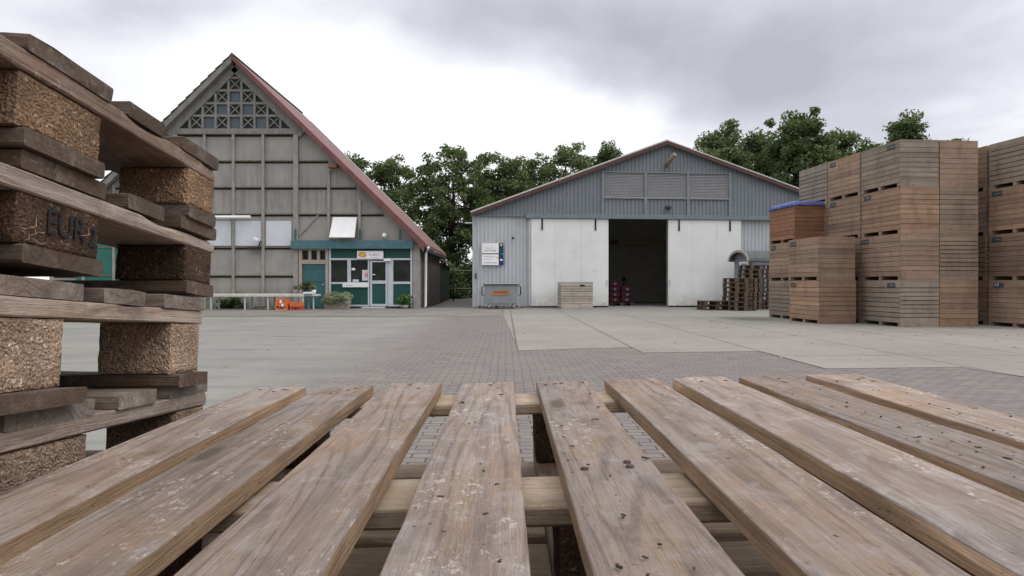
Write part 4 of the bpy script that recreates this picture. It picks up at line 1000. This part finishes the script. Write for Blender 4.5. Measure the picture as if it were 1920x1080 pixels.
# blue tarpaulin over the crate
tp = MB(); nx, ny = 22, 30; rr = random.Random(9)
ov = .05
for j in range(ny + 1):
    for i in range(nx + 1):
        u = i / nx; w = j / ny; x = -ov + u * (CW + 2 * ov); y = -ov + w * (CL + 2 * ov)
        ed = min(u, 1 - u, w, 1 - w); z = CHT + .035 + .03 * mnoise.noise(Vector((x * 4, y * 4, 3))) + .05 * math.sin(u * math.pi) * math.sin(w * math.pi)
        if ed < .07: 
            z -= (1 - ed / .07) * (.13 + .05 * mnoise.noise(Vector((x * 5, y * 5, 1))))
            x += .02 * mnoise.noise(Vector((y * 9, z * 3, 5))); y += .02 * mnoise.noise(Vector((x * 9, z * 3, 9)))
        z = max(z, CHT + .012) if ed >= .07 else z
        tp.v.append((x, y, z))
for j in range(ny):
    for i in range(nx):
        a = j * (nx + 1) + i; tp.f.append([a, a + 1, a + nx + 2, a + nx + 1]); tp.m.append(0); tp.sm.append(True)
to = tp.build('tarpaulin', tarp_m, None, tcr.location, tcr.rotation_euler)
sol = to.modifiers.new('solid', 'SOLIDIFY'); sol.thickness = .006
tag(to, 'bright blue tarpaulin draped over the red-brown crate', 'tarpaulin')

# ------------------------------------------------------------------ far pallets by the right shed door, hut, sacks
def far_pallet():
    e = empty('stacked_pallet', 'tmp', 'pallet', (0, 0, 0)); m = [pallet_far_x]
    for i in range(5):
        mb = MB(); mb.box(-.4 + i * .168, -.4 + i * .168 + (.128 if i % 2 == 0 else .1), -.6, .6, .166, .188); mb.build('deck_board', pallet_far_x, e)
    for y in (-.6, -.0725, .455):
        mb = MB(); mb.box(-.4, .4, y, y + .145, .143, .1655); mb.build('stringer', pallet_far_x, e)
        for x in (-.4, -.0725, .3):
            mb = MB(); mb.box(x, x + (.1 if abs(x) > .1 else .145), y + .001, y + .144, .023, .1425); mb.build('block', pallet_end_m if y < -.5 else pallet_far_x, e)
    for x in (-.4, -.0725, .3):
        mb = MB(); mb.box(x, x + (.1 if abs(x) > .1 else .145), -.6, .6, 0, .0225); mb.build('bottom_board', pallet_far_x, e)
    return e
fpal = far_pallet(); used = False
def place_pallet(px, d, k, rz_, lab, group, sx=1.12):
    global used
    o = fpal if not used else copy_tree(fpal); used = True
    o.location = ((px - CX) * d / F, d, k * .1905); o.rotation_euler = (0, 0, rz_); o.scale = (sx, 1, 1); tag(o, lab, 'pallet', group); return o
NUM = ['lowest', 'second', 'third', 'fourth', 'fifth', 'sixth', 'seventh', 'eighth', 'ninth', 'topmost']
for k in range(7):
    place_pallet(1387 + random.uniform(-1.5, 1.5), 27., k, R(random.uniform(-3, 3) + 6), ('%s pallet of the shorter dark stack by the right white door' % (NUM[k] if k < 6 else 'topmost')) + ('' if k in (0, 6) else ', counting from the ground'), 'pallets in the shorter stack by the shed')
for k in range(10):
    place_pallet(1414 + random.uniform(-1.5, 1.5), 28.3, k, R(random.uniform(-3, 3) + 6), '%s pallet of the taller dark stack beside the hut' % NUM[k] + ('' if k in (0, 9) else ', counting from the ground'), 'pallets in the taller stack by the hut', 1.08)
for k in range(2):
    place_pallet(1339 + k, 27.6, k, R(90 + 3 * k), ('lower' if k == 0 else 'upper') + ' of two brown pallets lying flat before the right white door', 'two low pallets before the door')
# arched hut
P1 = Vector((10.50, 30.0, 0)); P2 = Vector((10.86, 28.75, 0)); ux = (P2 - P1).normalized(); wv = (P2 - P1).length; uy = Vector((-ux.y, ux.x, 0))
hut = empty('wagon_hut', 'small grey-blue wagon hut with curved roof behind the dark pallets', 'hut', P1, (0, 0, math.atan2(ux.y, ux.x)))
arc = [(wv / 2 - math.cos(math.pi * i / 12) * wv / 2, 2.12 + .40 * math.sin(math.pi * i / 12)) for i in range(13)]
mb = MB(); mb.prism_y([(0, .35), (wv, .35), (wv, 2.12)] + arc[::-1][1:-1] + [(0, 2.12)], 0, 3.2); mb.build('body', hut_m, hut)
def arcs(r0, r1, y0, y1, mat, name):
    m = MB()
    for i in range(12):
        q = []
        for a in (i, i + 1):
            c, s = math.cos(math.pi * a / 12), math.sin(math.pi * a / 12)
            q.append((wv / 2 - c * (wv / 2 + r0), 2.1 + s * (.42 + r0))); q.append((wv / 2 - c * (wv / 2 + r1), 2.1 + s * (.42 + r1)))
        m.prism_y([q[0], q[1], q[3], q[2]], y0, y1)
    return m.build(name, mat, hut)
arcs(.012, .07, -.25, 3.4, hut_roof_m, 'roof'); arcs(-.01, .09, -.29, -.252, hut_rim_m, 'roof_rim')
mb = MB()
for a, b, c, d in ((.42, .50, 1.0, 2.0), (.98, 1.06, 1.0, 2.0), (.42, 1.06, 2.001, 2.08), (.42, 1.06, .92, .999)): mb.box(a, b, -.04, -.001, c, d)
wf = mb.build('window', white_m, hut); mb = MB(); mb.box(.501, .979, -.02, -.002, 1.0, 2.0); mb.build('pane', louvre_m, wf)
for y in (.5, 2.6):
    for x in (.15, wv - .15):
        mb = MB(); mb.tube([(x - .05, y, .3), (x + .05, y, .3)], .3, 16); mb.build('wheel', black_shade_m, hut)
# red net sacks inside the doorway
spal = copy_tree(fpal); spal.location = (shed.matrix_world @ Vector((0, 0, 0))) if False else (A + U * (dx0 + 1.05) + Vector((-U.y, U.x, 0)) * 1.9); spal.location.z = .012
spal.rotation_euler = (0, 0, TH + R(90)); spal.scale = (1, 1, .8); tag(spal, 'pallet carrying the red net sacks inside the dark shed doorway', 'pallet'); 
if 'group' in spal: del spal['group']
def sack_mesh():
    bm = bmesh.new(); bmesh.ops.create_cube(bm, size=1.); bmesh.ops.subdivide_edges(bm, edges=bm.edges[:], cuts=5, use_grid_fill=True)
    for v in bm.verts:
        c = v.co; s = Vector((c.x, c.y, c.z)).normalized() * .62; c2 = c.lerp(s, .55)
        c2 += c2.normalized() * .05 * mnoise.noise(c * 7)
        v.co = (c2.x * .56, c2.y * .5, c2.z * .3)
    for f in bm.faces: f.smooth = True
    me = bpy.data.meshes.new('sack'); bm.to_mesh(me); bm.free(); me.materials.append(sack_m); return me
sm = sack_mesh(); lb = None
for c_ in range(2):
    for k in range(4 if c_ == 0 else 3):
        e = empty('net_sack', '%s red net sack in the %s pile on the pallet inside the shed doorway' % (('lowest', 'second', 'third', 'topmost')[k] if c_ == 0 else ('lowest', 'middle', 'topmost')[k], 'taller left' if c_ == 0 else 'lower right'), 'sack',
                  A + U * (dx0 + .72 + c_ * .6 + random.uniform(-.03, .03)) + Vector((-U.y, U.x, 0)) * 1.85 + Vector((0, 0, .17 + .13 + k * .262)), (0, 0, TH + random.uniform(-.15, .15)), 'red net sacks inside the doorway')
        link('bag', sm, e)
        mb = MB(); mb.box(-.06, .06, -.292, -.276, -.05, .05); mb.build('print_band', plain('sack_label', (.16, .18, .24)) if lb is None else lb, e); lb = e.children[-1].data.materials[0]

# gate between the two buildings
gt = empty('field_gate', 'thin grey metal gate closing the gap between barn and shed', 'gate', ((873 - CX) * 40 / F, 40, 0))
mb = MB()
for zc in (.8, 1.9): mb.tube([(-.75, 0, zc), (.7, 0, zc)], .025, 6)
mb.build('rail', louvre_m, gt)
for x in (-.75, .7):
    mb = MB(); mb.tube([(x, 0, 0), (x, 0, 2.0)], .04, 8); mb.build('post', black_shade_m, gt)

# ------------------------------------------------------------------ trees
def tree(label, px, top, hwpx, d, seed, mat, base=.22, n=7000, leaf=.17, clumps=70, cl=.75, group='trees behind the buildings', wid=None):
    x = (px - CX) * d / F; hgt = H + (CY - top) * d / F; rw = hwpx * d / F
    e = empty('deciduous_tree', label, 'tree', (x, d, 0), (0, 0, 0), group); rng = np.random.default_rng(seed); q = random.Random(seed)
    zb = hgt * base; cz = (hgt + zb) / 2; rzv = (hgt - zb) / 2
    cen = []
    while len(cen) < clumps:
        p = rng.normal(size=3); p /= np.linalg.norm(p); rr_ = (.35 + .65 * rng.random() ** .6)
        w = p * rr_ * np.array([rw, rw * .9, rzv]) * np.array([1, 1, .93])
        t = (w[2] + rzv) / (2 * rzv); w[:2] *= (.75 + .5 * t) if t < .6 else 1.05 - .35 * (t - .6)
        c = np.array([0, 0, cz]) + w; cen.append(c)
    # a few sprigs standing out of the outline
    for _ in range(9):
        a = rng.uniform(0, 6.28); cen.append(np.array([math.cos(a) * rw * rng.uniform(.2, .95), math.sin(a) * rw * .6, 0.])); c = cen[-1]; rr2 = min(.98, math.hypot(c[0] / rw, c[1] / rw)); c[2] = cz + rzv * math.sqrt(1 - rr2 * rr2) * .95 + rng.uniform(-.1, .25)
    cen = np.array(cen)
    v = [leaf_cloud(rng, n, cen, cl, leaf, .75)]
    small = cen[rng.integers(0, len(cen), 60)] + rng.normal(size=(60, 3)) * min(.75, .24 * rw)
    v.append(leaf_cloud(rng, n // 4, small, .4, leaf * .9, .9))
    leaf_obj('crown', np.concatenate(v), mat, e)
    mb = MB(); sway = q.uniform(-.4, .4); r0 = .018 * hgt + .06
    tp_ = [(0, 0, 0), (sway * .2, 0, zb * .6), (sway * .5, .1, zb * 1.2), (sway, 0, cz), (sway * .8, 0, cz + rzv * .6)]
    mb.tube(tp_, [r0 * 1.25, r0, r0 * .85, r0 * .5, r0 * .16], 8)
    for k in range(10):
        c = cen[k]; s = min(1, max(.15, .25 + .5 * q.random())); st = Vector((sway * .6 * s, 0, zb + (cz - zb) * s)); en = Vector(c); md = st.lerp(en, .5) + Vector((0, 0, q.uniform(-.1, .5)))
        mb.tube([st, md, en], [r0 * .38, r0 * .22, r0 * .06], 6)
    for k in range(10, len(cen)):
        c = Vector(cen[k]); b0 = Vector(cen[k % 10]).lerp(Vector((sway * .6, 0, cz)), .5); mb.tube([b0, b0.lerp(c, .55) + Vector((0, 0, .15)), c], [r0 * .11, r0 * .07, .012], 4)
    mb.build('trunk', bark_m, e); return e
T = [
    ('small dark tree showing just above the barn roof edge', 662, 286, 42, 54, leaf_a, 'm'),
    ('thin-topped tree next along from the barn roof edge', 736, 294, 56, 56, leaf_b, 'm'),
    ('largest broad tree filling the gap between barn and shed', 842, 272, 88, 50, leaf_a, 'm'),
    ('tree whose crown meets the left eave of the shed', 940, 280, 64, 53, leaf_b, 'm'),
    ('low-topped tree half way up the left slope of the shed roof', 1002, 288, 56, 57, leaf_a, 'm'),
    ('rounded tree above the left slope of the shed roof', 1066, 270, 56, 52, leaf_b, 'm'),
    ('spindly tree nearest the shed ridge on its left', 1140, 268, 56, 55, leaf_a, 'm'),
    ('pale feathery tree just right of the shed ridge', 1350, 232, 52, 48, leaf_b, 'r'),
    ('dark tree between the feathery tree and the tallest tree on the right', 1425, 245, 50, 50, leaf_a, 'r'),
    ('tallest dark tree behind the right slope of the shed roof', 1500, 211, 66, 47, leaf_a, 'r'),
    ('tree behind the tallest one with its crown over the crate stack edge', 1572, 238, 42, 51, leaf_b, 'r'),
    ('low bushy treetop peeping over the left end of the top crates', 1626, 265, 34, 54, leaf_a, 'r'),
    ('isolated treetop rising behind the tall crate stack', 1697, 207, 27, 44, leaf_a, 'r'),
    ('tiny treetops showing over the crates near the right edge', 1790, 254, 22, 46, leaf_b, 'r'),
]
for k, (lab, px, top, hw, d, m, g) in enumerate([(a, b, c, d_, e_, leaf_a if f_ is leaf_a else leaf_b, g_) for a, b, c, d_, e_, f_, g_ in T]):
    big = hw > 60
    tree(lab, px, top, hw, d, 300 + k, m, base=.12 if px in (842, 738, 940) else .2, n=17000 if px == 842 else 9000 if px in (738, 662) else (26000 if g == 'm' else 34000) if big else (14000 if g == 'm' else 18000), clumps=(190 if big else 105) if g == 'm' else (210 if big else 110), cl=.56 if px in (842, 738, 662) else .66 if g == 'm' else .74, leaf=.125)
for k, (px, d, w_, h_) in enumerate(((848, 47, 1.7, 2.6), (884, 50, 2.0, 3.2), (866, 58, 3., 3.4))):
    bush(('dark shrub at the back corner of the barn', 'dark shrub behind the back of the shed wall', 'tall undergrowth closing the far end of the gap between the buildings')[k], ((px - CX) * d / F, d, 0), h_ * .62, 2600, .12, leaf_a, seed=40 + k, name='shrub', cat='shrub', flat=1.1, sx=w_ / h_ * 1.2)

# weeds and grit along the foot of the walls
rng = np.random.default_rng(12)
def line_pts(a, b, n): 
    t = rng.random(n)[:, None]; t = t + .04 * np.sin(t * 40); return np.array(a) * (1 - t) + np.array(b) * t + np.concatenate([rng.normal(size=(n, 2)) * .05, np.abs(rng.normal(size=(n, 1))) * .035], 1)
L3 = lambda x: tuple(A + U * x + Vector((U.y, -U.x, 0)) * .12)
cen = np.concatenate([line_pts((bx(395), YB - .12, .0), (bx(617), YB - .12, .0), 90), line_pts((bx(618), YB - .1, 0), (bx(790), YB - .1, 0), 30), line_pts(L3(.1), L3(sx_(992)), 40), line_pts(L3(sx_(1000)), L3(sx_(1130)), 12), line_pts(L3(sx_(1260)), L3(sx_(1420)), 26), line_pts((bx(790) + .1, YB + .5, 0), (bx(790) + .1, YB + 9, 0), 60)])
o = leaf_obj('wall_foot_weeds', leaf_cloud(rng, 2600, cen, .07, .03, .7), leaf_brown, None); tag(o, 'low weeds and moss growing along the foot of the barn and shed walls', 'weeds', kind='stuff')
# a few leaves and scraps blown over the yard
mb = MB(); q = random.Random(77)
for k in range(240):
    if k < 170: x, y = q.uniform(5, 14), q.uniform(8.8, 19)
    else: x, y = q.uniform(-7, 5), q.uniform(3.5, 22)
    s = q.uniform(.015, .045); a = q.random() * 6.28; c, s_ = math.cos(a) * s, math.sin(a) * s; z = .004
    mb.add([(x - c, y - s_, z), (x + s_ * .6, y - c * .6, z + s * .3), (x + c, y + s_, z + .003), (x - s_ * .6, y + c * .6, z + s * .2)], [(0, 1, 2, 3)], q.choice((0, 0, 1)))
tag(mb.build('leaf_litter', [plain('dry_leaf', (.22, .15, .08)), plain('pale_scrap', (.42, .37, .22))], fix=False), 'dry leaves and scraps scattered over the concrete and bricks', 'litter', kind='stuff')

# ------------------------------------------------------------------ sky, sun, camera
SUN_EL, SUN_AZ = R(48), R(100)
w = bpy.data.worlds.new('World'); scene.world = w; w.use_nodes = True; nt = w.node_tree; bg = nt.nodes['Background']
class W(Mat):
    def __init__(s): s.nt = nt
M = W()
sky = M.n('ShaderNodeTexSky', sky_type='NISHITA', sun_disc=False, sun_elevation=SUN_EL, sun_rotation=SUN_AZ)
gen = M.n('ShaderNodeTexCoord').outputs['Generated']
x, y, z = M.sep(gen)
den = M.math('ADD', M.math('MAXIMUM', z, 0.), .22)
pl2 = M.n('ShaderNodeCombineXYZ', {0: M.math('DIVIDE', x, den), 1: M.math('DIVIDE', y, den), 2: 0.}).outputs[0]
n1 = M.noise(M.map(pl2, (1., .75, 1.), (3.1, .4, 0)), 1.25, 6, .5, .35)
n2 = M.noise(M.map(pl2, (1., 1., 1.), (9., 2., 4.)), 3.2, 5, .55, .3)
n = M.math('ADD', M.math('MULTIPLY', n1, .72), M.math('MULTIPLY', n2, .28))
def spot(px, py, rx, ry, amt):
    """broad cloud mass centred on a direction"""
    dx_, dz_ = (px - CX) / F, (CY - py) / F
    a = M.math('DIVIDE', M.math('SUBTRACT', M.math('DIVIDE', x, M.math('MAXIMUM', y, .05)), dx_), rx); b = M.math('DIVIDE', M.math('SUBTRACT', M.math('DIVIDE', z, M.math('MAXIMUM', y, .05)), dz_), ry)
    r2 = M.math('ADD', M.math('MULTIPLY', a, a), M.math('MULTIPLY', b, b))
    return M.math('MULTIPLY', M.math('EXPONENT', M.math('MULTIPLY', r2, -1.)), M.math('MULTIPLY', M.math('GREATER_THAN', y, .05), amt))
shade = n
for sp in ((1230, 110, .32, .11, .34), (260, 0, .26, .07, .26), (1500, 190, .22, .08, .17), (1750, 40, .25, .12, .16), (760, 260, .34, .15, -.30), (560, 140, .22, .11, -.16), (1080, 300, .3, .07, -.18), (960, 10, .2, .07, .20)):
    shade = M.math('ADD', shade, spot(*sp))
cloud = M.ramp(shade, [(.30, (9.9, 9.95, 10.4)), (.50, (8.6, 8.6, 9.3)), (.66, (6.3, 6.35, 7.1)), (.85, (4.6, 4.7, 5.3))])
for e_ in cloud.node.color_ramp.elements: pass
# colour-ramp values are limited to 1, so scale after
cr = cloud.node.color_ramp
for e_, c in zip(cr.elements, ((1., 1., 1.), (.90, .90, .95), (.62, .625, .69), (.45, .46, .51))): e_.color = (*c, 1)
scaled = M.mix(1., cloud, (10.6, 10.6, 10.6), 'MULTIPLY')
back = M.step(y, .35, -.5, 1., 1.3)
low = M.math('MULTIPLY', M.step(y, .15, -.25), M.step(z, .55, .15))  # low sky behind the camera darkened, standing in for an unseen building
back = M.math('MULTIPLY', M.math('MULTIPLY', back, M.step(z, .38, .9, 1., 1.75)), M.math('SUBTRACT', 1., M.math('MULTIPLY', low, .55)))
scaled = M.mix(1., scaled, M.n('ShaderNodeCombineColor', {0: back, 1: back, 2: back}).outputs[0], 'MULTIPLY')
M.put(bg.inputs[0], M.mix(.93, sky.outputs[0], scaled)); bg.inputs[1].default_value = .1
sun = bpy.data.lights.new('sun', 'SUN'); so = bpy.data.objects.new('sun', sun); col.objects.link(so)
sun.energy = 1.1; sun.angle = R(22); sun.color = (1., .97, .92)
dirv = Vector((math.cos(SUN_EL) * math.sin(SUN_AZ), math.cos(SUN_EL) * math.cos(SUN_AZ), math.sin(SUN_EL)))
so.rotation_euler = (-dirv).to_track_quat('-Z', 'Y').to_euler()

cam = bpy.data.cameras.new('camera'); co = bpy.data.objects.new('camera', cam); col.objects.link(co); scene.camera = co
co.location = (0, 0, H); co.rotation_euler = (R(90), 0, 0); cam.sensor_width = 36; cam.lens = 36 * F / 1920
cam.shift_x = (960 - CX) / 1920; cam.shift_y = -(540 - CY) / 1920; cam.clip_start = .02; cam.clip_end = 5000
scene.view_settings.view_transform = 'Standard'; scene.view_settings.look = 'None'; scene.view_settings.exposure = .12; scene.view_settings.gamma = 1.
scene.render.engine = 'CYCLES'; scene.cycles.max_bounces = 6
